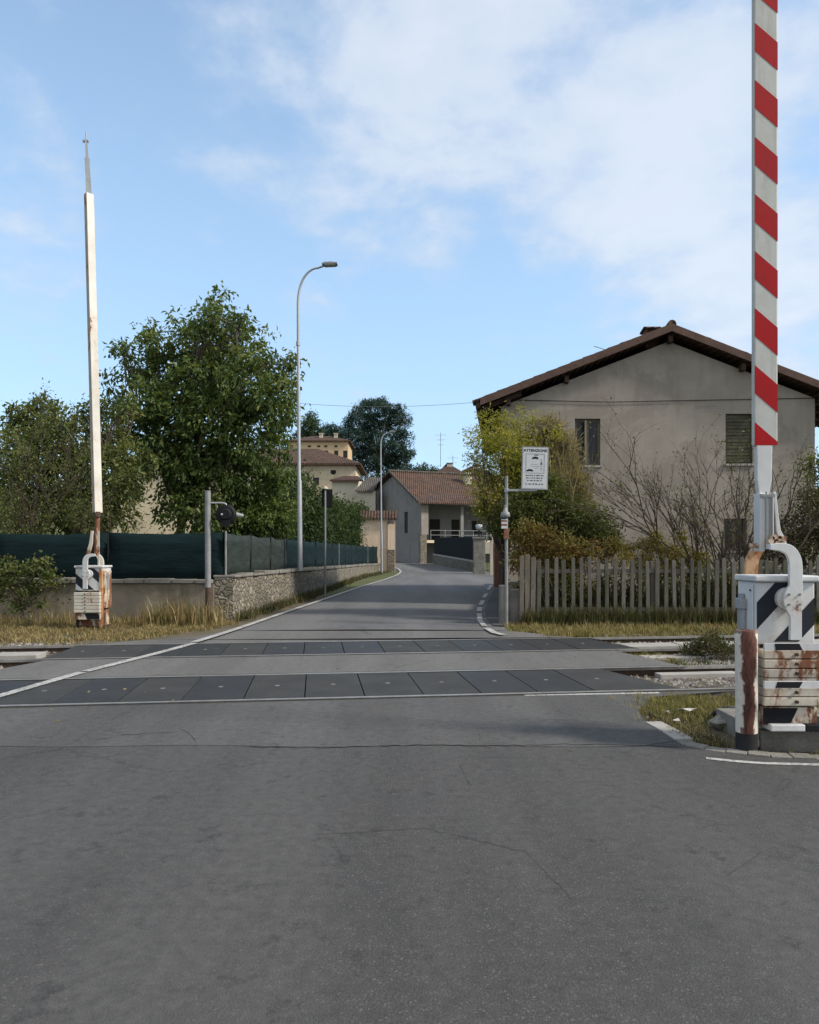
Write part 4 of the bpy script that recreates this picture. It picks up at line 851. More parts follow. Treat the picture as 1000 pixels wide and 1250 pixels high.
# ------------------------------------------------------------------ street lamps
def street_lamp(px, Y, ptop, phead, zb, lab, reach, headlen=.62, tilt=0):
    b = at(px, 0, Y); zt = at(0, ptop, Y).z; t = thing('street_lamp', (b.x, Y, zb), lab, 'street lamp', 'street lamps along the left of the road')
    x = b.x; z1 = zt-reach[1]; mb = MB()
    pts = [(x+.06, Y, zb), (x+.04, Y, zb+(z1-zb)*.33), (x+.03, Y, zb+(z1-zb)*.34), (x-.0, Y, z1-.6)]
    mb.tube(pts, [.075, .07, .055, .042], 12); mb.tube([(x+.06, Y, zb), (x+.06, Y, zb+.3)], .085, 12)
    z2 = zb+(z1-zb)*.83; mb.tube([(x, Y, z2), (x, Y, z2+.12)], .062, 12)
    mb.build('pole', M['galv'], t)
    mb = MB(); arc = [(x-.0, Y, z1-.6), (x, Y, z1-.1)]
    for k in range(1, 11):
        a = math.pi/2*k/10; arc.append((x+reach[0]*(1-math.cos(a))**1.0, Y, z1+reach[1]*math.sin(a)**.93-.1+.0*k))
    arc = [(p[0], p[1], p[2]) for p in arc]; arc.append((x+reach[0]+.22, Y, zt-.02))
    mb.tube(arc, [.042]*2+[.038-.001*k for k in range(len(arc)-2)], 10); mb.build('arm', M['galv'], t)
    hx = x+reach[0]+.12; mb = MB(); q = Matrix.Translation((hx, Y, zt)) @ Matrix.Rotation(-.05, 4, 'Y')
    mb.box(0, headlen, -.12, .12, -.035, .025, 0, q); mb.box(.05, headlen*.75, -.08, .08, .026, .06, 0, q); h = mb.build('lamp_head', M['galv_d'], t, .02)
    mb = MB(); mb.box(.08, headlen-.05, -.11, .11, -.048, -.037, 0, q); mb.build('lens', M['lampglass'], h)
street_lamp(364, 21.6, 323, 0, .92, 'tall curved street lamp standing on the stone wall by the green net', (.60, 1.05), .46)
street_lamp(465, 47, 527, 0, .1, 'smaller distant street lamp at the far end of the green net', (.42, .75), .42)
# ------------------------------------------------------------------ attention sign on its pole
SY = 14.3; sx = at(618.3, 0, SY).x
t = thing('sign_post', (sx, SY, 0), 'slim grey pole carrying the white warning sign on a side arm', 'sign post')
mb = MB(); mb.tube([(sx, SY, 0), (sx, SY, at(0, 583, SY).z)], .032, 12); mb.tube([(sx, SY, at(0, 583, SY).z), (sx, SY, at(0, 582, SY).z+.01)], .036, 12); mb.build('pole', M['galv_d'], t)
za = at(0, 598.5, SY).z; mb = MB(); mb.bar((sx, SY-.03, za), (at(655, 0, SY).x, SY-.03, za), .035, .04); mb.tube([(sx, SY, za-.04), (sx, SY, za+.04)], .045, 10); mb.build('arm', M['galv'], t)
mb = MB(); z_ = at(0, 632, SY).z
mb.tube([(sx-.03, SY-.06, z_+.19), (sx-.03, SY-.06, z_+.12), (sx-.03, SY-.06, z_+.10), (sx-.03, SY-.06, z_+.02), (sx-.03, SY-.06, z_)], [.03, .05, .085, .10, .07], 12); mb.tube([(sx-.03, SY-.06, z_+.19), (sx-.03, SY-.06, z_+.25)], .025, 8)
mb.build('bell', M['galv_d'], t)
mb = MB(); mb.box(sx-.11, sx-.0, SY-.1, SY-.034, z_-.22, z_-.03, 0); mb.box(sx-.111, sx+.001, SY-.101, SY-.034, z_-.17, z_-.12, 1); mb.box(sx-.111, sx+.001, SY-.101, SY-.034, z_-.09, z_-.05, 1); mb.box(sx-.06, sx+.04, SY-.09, SY-.033, z_-.42, z_-.221, 1); mb.build('junction_box', [M['signw'], M['brick']], t, .006)
a, b = at(635.5, 546, SY), at(669.5, 598, SY); cx_ = (a.x+b.x)/2; cz_ = (a.z+b.z)/2; W_, H_ = (b.x-a.x)-.03, a.z-b.z
pv = Vector((cx_, SY-.06, cz_)); RM = Matrix.Translation(pv) @ Matrix.Rotation(R(1.6), 4, 'Y')
t = thing('warning_sign', pv, 'white rectangular ATTENZIONE sign with black pictogram and small text', 'sign')
mb = MB(); mb.box(-W_/2, W_/2, -.006, .006, -H_/2, H_/2, 0, RM); mb.build('plate', M['signg'], t, .003)
mb = MB(); mb.box(-W_/2+.022, W_/2-.022, -.0085, -.0065, -H_/2+.022, H_/2-.022, 0, RM); mb.build('face', M['signw'], t)
def text(s_, x, z, size, mat, par, sx_=1, name='lettering', off=-.0105):
    c = bpy.data.curves.new(name, 'FONT'); c.body = s_; c.size = size; c.align_x = 'CENTER'; c.align_y = 'CENTER'; c.extrude = .0008; c.offset = size*.02
    o = bpy.data.objects.new(name, c); COL.objects.link(o); bpy.context.view_layer.update(); me = bpy.data.meshes.new_from_object(o); bpy.data.objects.remove(o)
    o = bpy.data.objects.new(name, me); me.materials.clear(); me.materials.append(mat); COL.objects.link(o)
    m4 = RM @ Matrix.Translation((x, off, z)) @ Matrix.Rotation(R(90), 4, 'X') @ Matrix.Diagonal((sx_, 1, 1, 1)); me.transform(Matrix.Translation(-pv) @ m4); o.parent = par; return o
text('ATTENZIONE', 0, H_/2-.075, .074, M['black'], t, 1.02)
pg = MB()                                                   # pictogram frame with two dark vehicles and a signal
fx, fz0_, fz1_ = W_/2-.075, -.10, H_/2-.135
for q in ((-fx, fx, fz1_-.012, fz1_), (-fx, fx, fz0_, fz0_+.010), (-fx, -fx+.012, fz0_+.01, fz1_-.012), (fx-.012, fx, fz0_+.01, fz1_-.012)): pg.box(q[0], q[1], -.0105, -.0088, q[2], q[3], 1, RM)
def car(mb, cx, cz, w_, h_):
    mb.prism([RM @ Vector((cx+x*w_, -.0105, cz+z*h_)) for x, z in ((-.5, -.3), (-.5, .15), (-.33, .25), (-.2, .5), (.2, .5), (.33, .25), (.5, .15), (.5, -.3), (.36, -.5), (.22, -.3), (-.22, -.3), (-.36, -.5))], RM.to_3x3() @ Vector((0, .0018, 0)))
car(pg, .0, fz1_-.085, .125, .055); car(pg, -.10, fz0_+.055, .13, .05)
pg.box(-.02, .06, -.0105, -.0088, fz1_-.035, fz1_-.022, 0, RM)
pg.box(.115, .13, -.0105, -.0088, fz0_+.05, fz1_-.1, 1, RM); pg.box(.10, .145, -.0105, -.0088, -.0+.07, .12, 1, RM)
for q in ((-.07, .06, .075, .083), (-.09, .09, .035, .042), (-.02, .07, fz0_+.10, fz0_+.108)): pg.box(q[0], q[1], -.0105, -.0088, q[2], q[3], 1, RM)
pg.build('pictogram', [M['black'], M['signg']], t)
rdd = random.Random(2); tx = MB()                           # lines of small print, too fine to read in the photograph
for z, l in ((-.145, .36), (-.195, .34), (-.245, .30), (-.315, .36)):
    x = -l/2
    while x < l/2-.02:
        wl_ = rdd.uniform(.025, .075); wl_ = min(wl_, l/2-x); n = max(1, int(wl_/.012))
        for k in range(n):
            hh = rdd.choice((.018, .018, .024)); tx.box(x+k*.012, x+k*.012+.0075, -.0105, -.0088, z-.009, z-.009+hh, 0, RM)
        x += wl_+.014
tx.build('small_print', M['navy'], t)
mb = MB()
for z in (.2, -.25): mb.bar((cx_-.1, SY-.045, cz_+z), (cx_+.1, SY-.045, cz_+z), .02, .03)
mb.bar((cx_-.02, SY-.03, cz_+.25), (cx_-.02, SY-.03, za), .03, .03); mb.build('bracket', M['galv_d'], t)
# ------------------------------------------------------------------ crossing signal on the left, seen from behind
LY = 15.0; lx = at(254, 0, LY).x; t = thing('crossing_signal', (lx, LY, 0), 'stout grey pole with a black round crossing signal seen from behind', 'traffic signal')
mb = MB(); mb.tube([(lx, LY, -.1), (lx, LY, .75)], .055, 14, 1); mb.tube([(lx, LY, .75), (lx-.005, LY, at(0, 600, LY).z)], .06, 14, 0); mb.tube([(lx-.005, LY, at(0, 600, LY).z), (lx-.005, LY, at(0, 599, LY).z)], .064, 14, 0); mb.build('pole', [M['galv_d'], M['railrust']], t)
z_ = at(0, 614, LY).z; ex = at(277, 0, LY).x; mb = MB(); mb.tube([(lx, LY, z_), (ex-.08, LY, z_), (ex-.02, LY, z_-.02), (ex, LY, z_-.08), (ex, LY, z_-.15)], .019, 8); mb.build('arm', M['galv'], t)
c = at(276, 628, LY); mb = MB(); mb.tube([c+Vector((0, -.04, 0)), c+Vector((0, 0, 0)), c+Vector((0, .02, 0))], [.17, .215, .215], 28); 
mb.tube([c+Vector((0, -.1, 0)), c+Vector((0, -.038, 0))], [.10, .13], 20); mb.box(c.x-.09, c.x+.09, c.y-.08, c.y-.03, c.z-.26, c.z-.12); mb.build('signal_board', M['black'], t)
mb = MB(); mb.tube([c+Vector((-.06, -.115, .0)), c+Vector((-.06, -.1, .0))], .02, 10); mb.build('cap', M['signw'], t)
mb = MB(); mb.tube([c+Vector((.12, .03, .02)), c+Vector((.20, .1, .0)), c+Vector((.30, .2, -.02))], [.05, .05, .04], 12); mb.build('hood', M['galv_d'], t)
# ------------------------------------------------------------------ road sign seen from behind
g = gp(397, 728); t = thing('road_sign', g, 'thin pole with a dark narrow sign plate seen from behind, beside the stone wall', 'road sign')
mb = MB(); zt = at(0, 597, g.y).z; mb.tube([g-Vector((0, 0, .1)), (g.x, g.y, zt)], .035, 10); mb.build('pole', M['galv_d'], t)
mb = MB(); mb.box(g.x-.12, g.x+.24, g.y+.04, g.y+.06, at(0, 619, g.y).z, zt); mb.build('plate', M['black'], t, .01)
mb = MB(); mb.tube([(g.x, g.y, zt), (g.x, g.y, zt+.03), (g.x, g.y, zt+.1)], [.10, .10, .03], 10); mb.build('cap', M['creamd'], t)  # pale cap added to paint the warm glint on the sign's top
# ------------------------------------------------------------------ level crossing barriers
def barrier(cx, fy, w_, s, H, zfac, lab, white, rust, side_m, near):
    """cabinet with yoke arms, counterweights and raised boom; s = +1: boom left of centre"""
    t = thing('level_crossing_barrier', (cx, fy+.2, 0), lab, 'barrier', 'level crossing barriers')
    Z = lambda z: z*zfac; hw = w_/2; D = .31 if near else .42
    mb = MB(); mb.box(cx-hw, cx+hw, fy, fy+D, Z(.79), Z(1.265)); cab = mb.build('cabinet', white, t, .012)
    mb = MB(); mb.box(cx-hw-.05*0-.02, cx+hw+.02, fy-.03, fy+D+.02, Z(1.268), Z(1.315)); mb.build('lid', M['white'], cab, .012)
    # hazard stripes, flush on the front, 2 mm proud
    st = MB(); z0, z1 = Z(.81), Z(1.26); slope = (z1-z0)/w_*1.0
    for k in (-.60, .30, 1.2):
        a = cx-s*hw+s*w_*(k)
        poly = [(a, z0), (a+s*.42*w_, z0), (a+s*(.42+.92)*w_, z1), (a+s*.92*w_, z1)]
        q = clip(poly, (cx-hw+.006, cx+hw-.006, z0, z1))
        if len(q) > 2: st.prism([(x, fy-.002, z) for x, z in q], (0, .001, 0))
    st.build('hazard_stripes', M['navy'], cab)
    mb = MB(); side = cx-s*hw
    mb.box(min(side, side-s*.0)-.0-(.028 if s > 0 else 0), side+(.028 if s < 0 else 0), fy+.05, fy+D-.05, Z(.42), Z(1.2)) if not near else mb.box(side-.012, side-.001, fy+.03, fy+D-.05, Z(.80), Z(1.24))
    mb.build('side_door', M['white_rr'] if not near else side_m, cab, .006)
    if not near:
        mb = MB(); mb.box(cx+hw-.06, cx+hw+.004, fy-.012, fy+.05, .02, Z(1.24)); mb.build('corner_post', side_m, t, .006)
    mb = MB(); lx_ = side-s*.03; mb.box(lx_-.025, lx_+.02, fy+.12, fy+.24, Z(1.05), Z(1.13)); mb.box(lx_-.015, lx_+.012, fy+.15, fy+.20, Z(1.13), Z(1.17)); mb.box(lx_-.01, lx_+.015, fy+.13, fy+.23, Z(.82), Z(1.05)); mb.build('lock', M['galv'], cab, .004)
    mb = MB(); mb.tube([(side-s*.013, fy+.06, Z(1.2)), (side-s*.02, fy+.06, Z(1.2))], .008, 8); mb.build('bolt', M['black'], cab)
    # lower stand
    mb = MB(); mb.box(cx-hw+.03, cx+hw-.03, fy+.08, fy+D-.03, Z(.05), Z(.787)); mb.build('stand', M['white_rr'] if not near else rust, t, .01)
    mb = MB()
    for u in (-hw+.02, hw-.02): mb.box(cx+u-.018, cx+u+.018, fy+.03, fy+.075, Z(.02), Z(.787))
    mb.box(cx-hw, cx+hw, fy+.02, fy+D, Z(.0), Z(.05)); mb.build('frame', rust if near else M['railrust'], t)
    # counterweights: stacked slabs with a row of bolts
    n = 6 if near else 6; zz0, zz1 = Z(.34), Z(.765)
    for i in range(n):
        a = zz0+(zz1-zz0)*i/n; b = zz0+(zz1-zz0)*(i+1)/n-.006; j = random.uniform(-.003, .003)
        mb = MB(); mb.box(cx-hw+.015+j, cx+hw-.01+j, fy-.10, fy+.065, a, b); o = mb.build('counterweight', rust, t, .006)
        mb = MB(); zc = (a+b)/2; xb = cx+s*.03; mb.tube([(xb, fy-.115, zc), (xb, fy-.1, zc)], .0135, 6); mb.build('bolt', M['railrust'], o)
    mb = MB(); mb.box(cx-hw+.02, cx+hw-.02, fy-.07, fy+.06, Z(.19), Z(.325)); mb.build('lower_weight', M['white_rr'], t, .008)
    mb = MB(); pz = [(x, z) for x, z in ((-.21, .325), (.06, .325), (.0, .20), (-.27, .20))]; mb.prism([(cx+s*x, fy-.0725, Z(z)) for x, z in clip(pz, (-hw+.02, hw-.02, .2, .32))], (0, .001, 0)); mb.build('black_patch', M['black'], t)
    # front yoke arm
    X = lambda u: cx+s*u; mb = MB(); ay = fy-.055
    mb.ribbon([(X(-.15), Z(1.535), .020), (X(-.125), Z(1.533), .024), (X(-.06), Z(1.53), .032), (X(.0), Z(1.505), .042), (X(.035), Z(1.45), .047), (X(.045), Z(1.38), .050), (X(.045), Z(1.28), .050),
               (X(.045), Z(1.23), .052), (X(.03), Z(1.18), .066), (X(.025), Z(1.12), .074), (X(.035), Z(1.06), .058), (X(.045), Z(1.0), .044), (X(.045), Z(.83), .044)], ay, .03)
    o = mb.build('yoke_arm', white, t, .008)
    mb = MB(); mb.tube([(X(-.0), fy-.04, Z(1.14)), (X(-.0), fy-.001, Z(1.14))], .085, 24); mb.build('pivot_disc', white, t)
    mb = MB()
    for u, z in ((-.01, 1.175), (.07, 1.175), (-.01, 1.10), (.07, 1.10)): mb.tube([(X(u), ay-.026, Z(z)), (X(u), ay-.014, Z(z))], .009, 8)
    mb.build('bolt', M['galv_d'], o)
    # rear yoke arm behind the cabinet
    mb = MB(); ry_ = fy+.38+.09
    mb.ribbon([(X(.07), Z(1.545), .02), (X(.04), Z(1.535), .035), (X(.0), Z(1.49), .046), (X(-.03), Z(1.43), .052), (X(-.04), Z(1.36), .054), (X(-.04), Z(1.2), .054), (X(-.04), Z(.8), .05)], ry_, .035)
    mb.build('rear_yoke_arm', M['orange_r'] if near else M['white_r'], t, .006)
    by_ = (ay+ry_)/2; return t, X, Z, by_, ay, ry_
ncx = at(959, 0, 5.5).x; t, X, Z, by_, ay, ry_ = barrier(ncx, 5.5, .45, 1, 0, 1.0, 'raised red and white barrier with counterweight cabinet close on the right', M['white'], M['white_r'], M['white'], True)
bx_ = at(935, 0, 5.6).x; bY = 5.62
mb = MB(); mb.ribbon([(bx_-.01, 2.36, .062), (bx_-.012, 2.05, .058), (bx_-.014, 1.95, .040), (bx_-.02, 1.90, .040)], bY, .05); mb.build('boom_neck', M['white'], t, .006)
mb = MB(); mb.box(bx_-.062, bx_-.020, bY-.05, bY+.05, 1.50, 1.95); mb.box(bx_-.0195, bx_+.026, bY-.035, bY+.035, 1.55, 1.945); mb.box(bx_+.0265, bx_+.050, bY-.05, bY+.05, 1.54, 1.94); mb.build('boom_channel', M['white'], t, .005)
mb = MB(); mb.ribbon([(bx_+.055, 1.96, .012), (bx_+.07, 1.80, .014), (bx_+.085, 1.66, .018), (bx_+.12, 1.58, .024), (bx_+.135, 1.53, .02)], bY-.02, .06); mb.build('stay_plate', M['white'], t, .005)
mb = MB()
for u in (-.016, .03): mb.tube([(bx_+u, bY-.06, 1.57), (bx_+u, bY-.06, 1.96)], .006, 8)
mb.bar((bx_-.06, bY-.06, 1.93), (bx_+.05, bY-.06, 1.93), .012, .02); mb.build('tie_rod', M['galv_d'], t)
mb = MB(); rd = random.Random(5)
for k in range(9): x, z = bx_+rd.uniform(-.0, .11), 1.545+rd.uniform(0, .07); mb.tube([(x, bY-.1, z), (x, bY-.05, z)], rd.uniform(.012, .022), 8)
mb.box(bx_-.02, bx_+.12, bY-.075, bY+.04, 1.535, 1.585); mb.tube([(bx_-.13, bY-.02, 1.545), (bx_+.14, bY-.02, 1.545)], .018, 10); mb.build('clamp', M['rustp'], t, .003)
mb = MB(); mb.bar((bx_-.02, ay, 1.537), (X(.03), ry_, 1.537), .06, .035); mb.build('cross_shaft', M['white'], t)
# boom panel with red bands
zb0, zb1, hw, th_ = at(0, 544.5, 5.6).z, 8.4, .094, .024
mb = MB(); mb.box(bx_-hw, bx_+hw, bY-th_, bY+th_, zb0, zb1); boom = mb.build('boom', M['rwhite'], t, .012)
mb = MB(); per = 69.6/F*5.6; rh = 34.2/F*5.6; dr = 25.5/F*5.6; zt = at(0, 514.5, 5.6).z+.0; z = zb0-per
k = 0
while zb0+per*k-rh < zb1:
    zl = zt+per*k                                       # upper left corner of band k
    q = clip([(-hw, zl-rh), (hw, zl-rh-dr), (hw, zl-dr), (-hw, zl)], (-hw+.006, hw-.004, zb0+.006, zb1-.01))
    if len(q) > 2:
        mb.prism([(bx_+x, bY-th_-.002, zz) for x, zz in q], (0, .001, 0)); mb.prism([(bx_+x, bY+th_+.001, zz) for x, zz in q], (0, .001, 0))
    k += 1
mb.build('red_bands', M['rred'], boom)
# base plinth, hazard kerb, guard post
simple('plinth', 'low concrete plinth with black and white blocks under the near barrier', 'plinth', lambda mb: (mb.box(2.68, 4.6, 5.50, 6.3, -.12, .13, 0), [mb.box(2.70+i*.26, 2.70+i*.26+.257, 5.38, 5.7, .153, .205, 1+i % 2) for i in range(7)]), [M['concrete_d'], M['white'], M['black']], (2.9, 5.9, 0), bev=.008)
gx = at(911.5, 0, 5.45).x; t = thing('guard_post', (gx, 5.45, 0), 'thick rusty white guard post with black foot beside the near barrier', 'post')
mb = MB(); rd = random.Random(3); r_ = .079
mb.tube([(gx, 5.45, .135), (gx, 5.45, .5), (gx-.003, 5.45, .8), (gx-.004, 5.45, .895), (gx-.004, 5.45, .905)], [r_*.98, r_, r_, r_*1.04, r_*.9], 28); mb.build('post', M['post_m'] if 'post_m' in M else M['white_rr'], t)
mb = MB(); mb.tube([(gx, 5.45, -.1), (gx, 5.45, .134)], r_*.97, 24); mb.build('foot', M['blackhose'], t)
for z, lab in ((.795, 'rail'), (.515, 'rail')):
    mb = MB(); mb.box(gx+.07, 4.4, 5.315, 5.335, z-.026, z+.026, 0); xb = at(963, 0, 5.32).x; mb.prism([(xb-.1, 5.3125, z-.022), (xb+.075, 5.3125, z-.022), (xb+.1, 5.3125, z+.022), (xb-.085, 5.3125, z+.022)], (0, .002, 0), 1) if z < .6 else mb.prism([(xb-.1, 5.3125, z-.024), (xb+.1, 5.3125, z-.024), (xb+.075, 5.3125, z+.024), (xb-.105, 5.3125, z+.024)], (0, .002, 0), 1)
    mb.build('guard_rail', [M['white'], M['black']], t)
# --- left barrier
lcx = at(108.5, 0, 14).x; t, X, Z, by_, ay, ry_ = barrier(lcx, 14.0, .52, -1, 0, .93, 'raised weathered white barrier with rusty orange cabinet on the left', M['white'], M['white_s'], M['orange_r'], False)
b0, b1, b2 = at(119, 626, 14.2), at(108.5, 237, 14.2), at(105, 166, 14.2)
mb = MB(); p = at(119.5, 690, 14.2); mb.tube([at(118, 678, 14.2), at(118.6, 646, 14.2)], [.05, .055], 8); mb.tube([at(118.8, 646, 14.2), b0+Vector((0, 0, -.05))], .045, 10); mb.build('boom_channel', M['rustp'], t)
mb = MB(); mb.ribbon([(at(109, 0, 14.1).x, at(0, 676, 14.1).z, .03), (at(112.5, 0, 14.1).x, at(0, 664, 14.1).z, .03), (at(114.2, 0, 14.1).x, at(0, 648, 14.1).z, .018)], 14.05, .05)
mb.bar((at(122, 0, 14.1).x, 14.05, at(0, 692, 14.1).z), (at(121.5, 0, 14.1).x, 14.05, at(0, 648, 14.1).z), .03, .03); mb.build('stay_plate', M['white_r'], t)
def sbar(mb, a, b, w0, w1, d0, ang, m=0):
    vs = []
    for p, w_ in ((a, w0), (b, w1)):
        for u, v_ in ((-1, -1), (1, -1), (1, 1), (-1, 1)):
            x, y = u*w_/2, v_*d0/2; vs.append((p.x+x*math.cos(ang)-y*math.sin(ang), p.y+x*math.sin(ang)+y*math.cos(ang), p.z))
    mb.add(vs, [(3, 2, 1, 0), (4, 5, 6, 7), (0, 1, 5, 4), (1, 2, 6, 5), (2, 3, 7, 6), (3, 0, 4, 7)], m)
mb = MB(); sbar(mb, b0, b1, .155, .15, .13, R(46)); mb.m[-1] = 1; bm = mb.build('boom', [M['boomw'], M['tanshade']], t, .01)  # left face tan: shade of the boom's far side painted into its colour
mb = MB(); sbar(mb, b1, b1.lerp(b2, .62), .10, .09, .05, R(20)); sbar(mb, b1.lerp(b2, .62), b1.lerp(b2, .93), .05, .045, .04, R(20)); mb.box(b2.x-.06, b2.x+.05, b2.y-.02, b2.y+.02, b2.z-.12, b2.z-.08); mb.tube([b2-Vector((0, 0, .1)), b2+Vector((0, 0, .08))], .012, 6); mb.build('boom_tip', M['galv'], bm)
mb = MB(); mb.tube([b0+Vector((0, -.02, -.08)), b0+Vector((0, -.02, .02))], .07, 10); mb.build('clamp', M['railrust'], t)
mb = MB()
for dx in (-.24, .3): mb.tube([(lcx+dx, 14.0, 0), (lcx+dx, 14.0, .75 if dx < 0 else .3)], .012, 6)
mb.tube([(lcx-.24, 14.0, .05), (lcx+.3, 14.0, .05)], .012, 6); mb.build('support_bar', M['railrust'], t)
# kerb stones round the weeds on the right
mb = MB(); kp = resamp([P2(790, 882), P2(812, 894), P2(838, 911), P2(868, 916), P2(935, 924), P2(1010, 927), P2(1100, 928)], 16); rd = random.Random(5)
t = thing('kerb', (kp[0][0], kp[0][1], 0), 'flush worn concrete kerb curving round the weeds by the near barrier', 'kerb')
for i in range(len(kp)-1):
    a, b = Vector(kp[i]), Vector(kp[i+1]); d = (b-a).normalized(); n_ = Vector((-d.y, d.x)); a2 = a+d*.003; b2_ = b-d*.003; w_ = .10 if i > 3 else .13; mb = MB()
    mb.prism([(p.x+k*n_.x, p.y+k*n_.y, -.06) for p, k in ((a2, -.02), (b2_, -.02), (b2_, w_), (a2, w_))], (0, 0, .068+rd.uniform(-.004, .006))); mb.build('kerbstone', M['concrete'] if i < 4 else M['concrete_d'], t, .006)
# --- hose, litter
c = at(888, 868, 6.4); c = gp(886, 880)
simple('black_hose', 'black plastic conduit loop in the weeds left of the guard post', 'conduit', lambda mb: mb.tube([(c.x-.12, c.y+.1, -.02), (c.x-.08, c.y+.06, .05), (c.x-.0, c.y+.03, .10), (c.x+.08, c.y+.05, .11), (c.x+.2, c.y+.1, .06)], .018, 8), M['blackhose'], c)
c2 = gp(886, 885); rd = random.Random(44)
mb = MB(); mb2 = mb; rock(c2.x-.0, c2.y, .03, .12); 
mb3 = MB(); 
def stone(px, py, s_, lab):
    global mb; mb = MB(); p = gp(px, py); rock(p.x, p.y, s_*.25, s_); o = mb.build('stone', M['rock'], None, s_*.12, p); tag(o, lab, 'stone')
stone(880, 886, .11, 'dark grey stone at the foot of the guard post'); stone(815, 872, .045, 'small pale stone in the weeds left of the litter')
c = gp(838, 873)
def lit(mb):
    vs = [(c.x+x, c.y+y, .02+z) for x, y, z in ((-.09, .0, .03), (-.03, .03, .01), (.04, .02, .035), (.10, .04, .02), (.09, -.02, .05), (.02, -.03, .02), (-.05, -.03, .045))]; mb.prism(vs, (0, 0, .006))
simple('litter', 'crumpled pale scrap of litter in the weeds', 'litter', lit, M['litter'], c); 
c = gp(826, 884)
simple('litter', 'tiny white paper scrap near the kerb of the weed patch', 'litter', lambda mb: mb.prism([(c.x-.03, c.y, .03), (c.x+.03, c.y-.01, .025), (c.x+.025, c.y+.02, .045), (c.x-.02, c.y+.02, .03)], (0, 0, .005)), M['litter'], c)
# overhead wires
def wire(a, b, sag, lab, r_=.012):
    mb = MB(); a, b = Vector(a), Vector(b); pts = []
    for i in range(25): u = i/24; p = a.lerp(b, u); p.z -= sag*4*u*(1-u); pts.append(p)
    mb.tube(pts, r_, 4); tag(mb.build('overhead_wire', M['galv_d'], None, 0, a), lab, 'wire')
wire(at(362, 492, 21.6), (hx0+.02, HY-.04, at(0, 488, HY).z), .15, 'thin cable spanning the sky from the street lamp to the taupe house', .006)
# ------------------------------------------------------------------ trees and plants
def tree(name, lab, cat, base, blobs, leafmat, n, trunk_r=.14, fork=None, group=None, sub=True, bark='bark', **kw):
    base = Vector(base); t = thing(name, base, lab, cat, group)
    o, cc = crown('crown', blobs, M[leafmat], t, n, **kw)
    if trunk_r:
        fork = Vector(fork) if fork is not None else base+Vector((0, 0, 1.5)); tg = [Vector(c) for c, r in blobs]
        limbs('trunk', base, fork, tg[:16], trunk_r, M[bark], t, cc[:: max(1, len(cc)//400)] if sub else None, kw.get('seed', 1))
    return t
D1 = 23.5
B = [(262,370,10),(272,360,5),(255,390,17),(296,386,7),(286,402,18),(226,406,14),(182,400,8),(192,422,18),(150,428,9),(246,424,28),(302,430,22),(336,436,8),(357,440,7),(345,462,17),(162,452,17),(134,474,8),(142,498,12),
     (205,455,26),(250,465,40),(300,470,34),(332,490,24),(180,490,28),(210,520,34),(255,520,44),(300,535,36),(340,525,18),(352,500,9),(352,550,9),(160,520,16),(185,545,18),(165,548,18),(222,568,24),(265,580,36),(312,588,32),(338,580,16),(240,625,30),(290,640,32),(345,628,18),(322,640,24),(205,600,12),(200,620,9),(268,660,24),
     (165,600,8),(184,575,7),(197,640,8),(330,405,4),(215,388,5),(128,455,5)]
tree('walnut_tree', 'tall walnut tree with dense green crown behind the left green net', 'tree', (at(212, 0, D1).x, D1, .1), pxblobs(B, D1, 1.1, 1.0), 'l_walnut', 41000, .17, (at(222, 0, D1).x, D1, 2.4), leaf=.18, asp=.42, droop=.8, clump=.23, per=14, seed=21, shell=.7)
D2 = 21
B = [(48,508,20),(40,522,24),(75,512,16),(20,545,20),(60,548,32),(100,545,30),(135,540,20),(128,575,30),(85,590,34),(145,605,22),(35,590,26),(110,620,28),(150,500,10),(118,500,14),(10,575,18),(165,500,8),(52,488,7),(72,494,6),(20,500,6),(105,505,7),(158,588,20),(10,625,22),(45,632,20),(78,635,20),(150,628,14),(110,640,16),(130,632,14),(172,560,16)]
tree('small_tree', 'lower green tree left of the walnut, behind the left barrier', 'tree', (at(85, 0, D2).x, D2, .1), pxblobs(B, D2, 1.1, .8), 'l_dark', 21000, .12, (at(85, 0, D2).x, D2, 2.0), leaf=.15, asp=.45, droop=.7, clump=.22, per=14, seed=22, shell=.7)
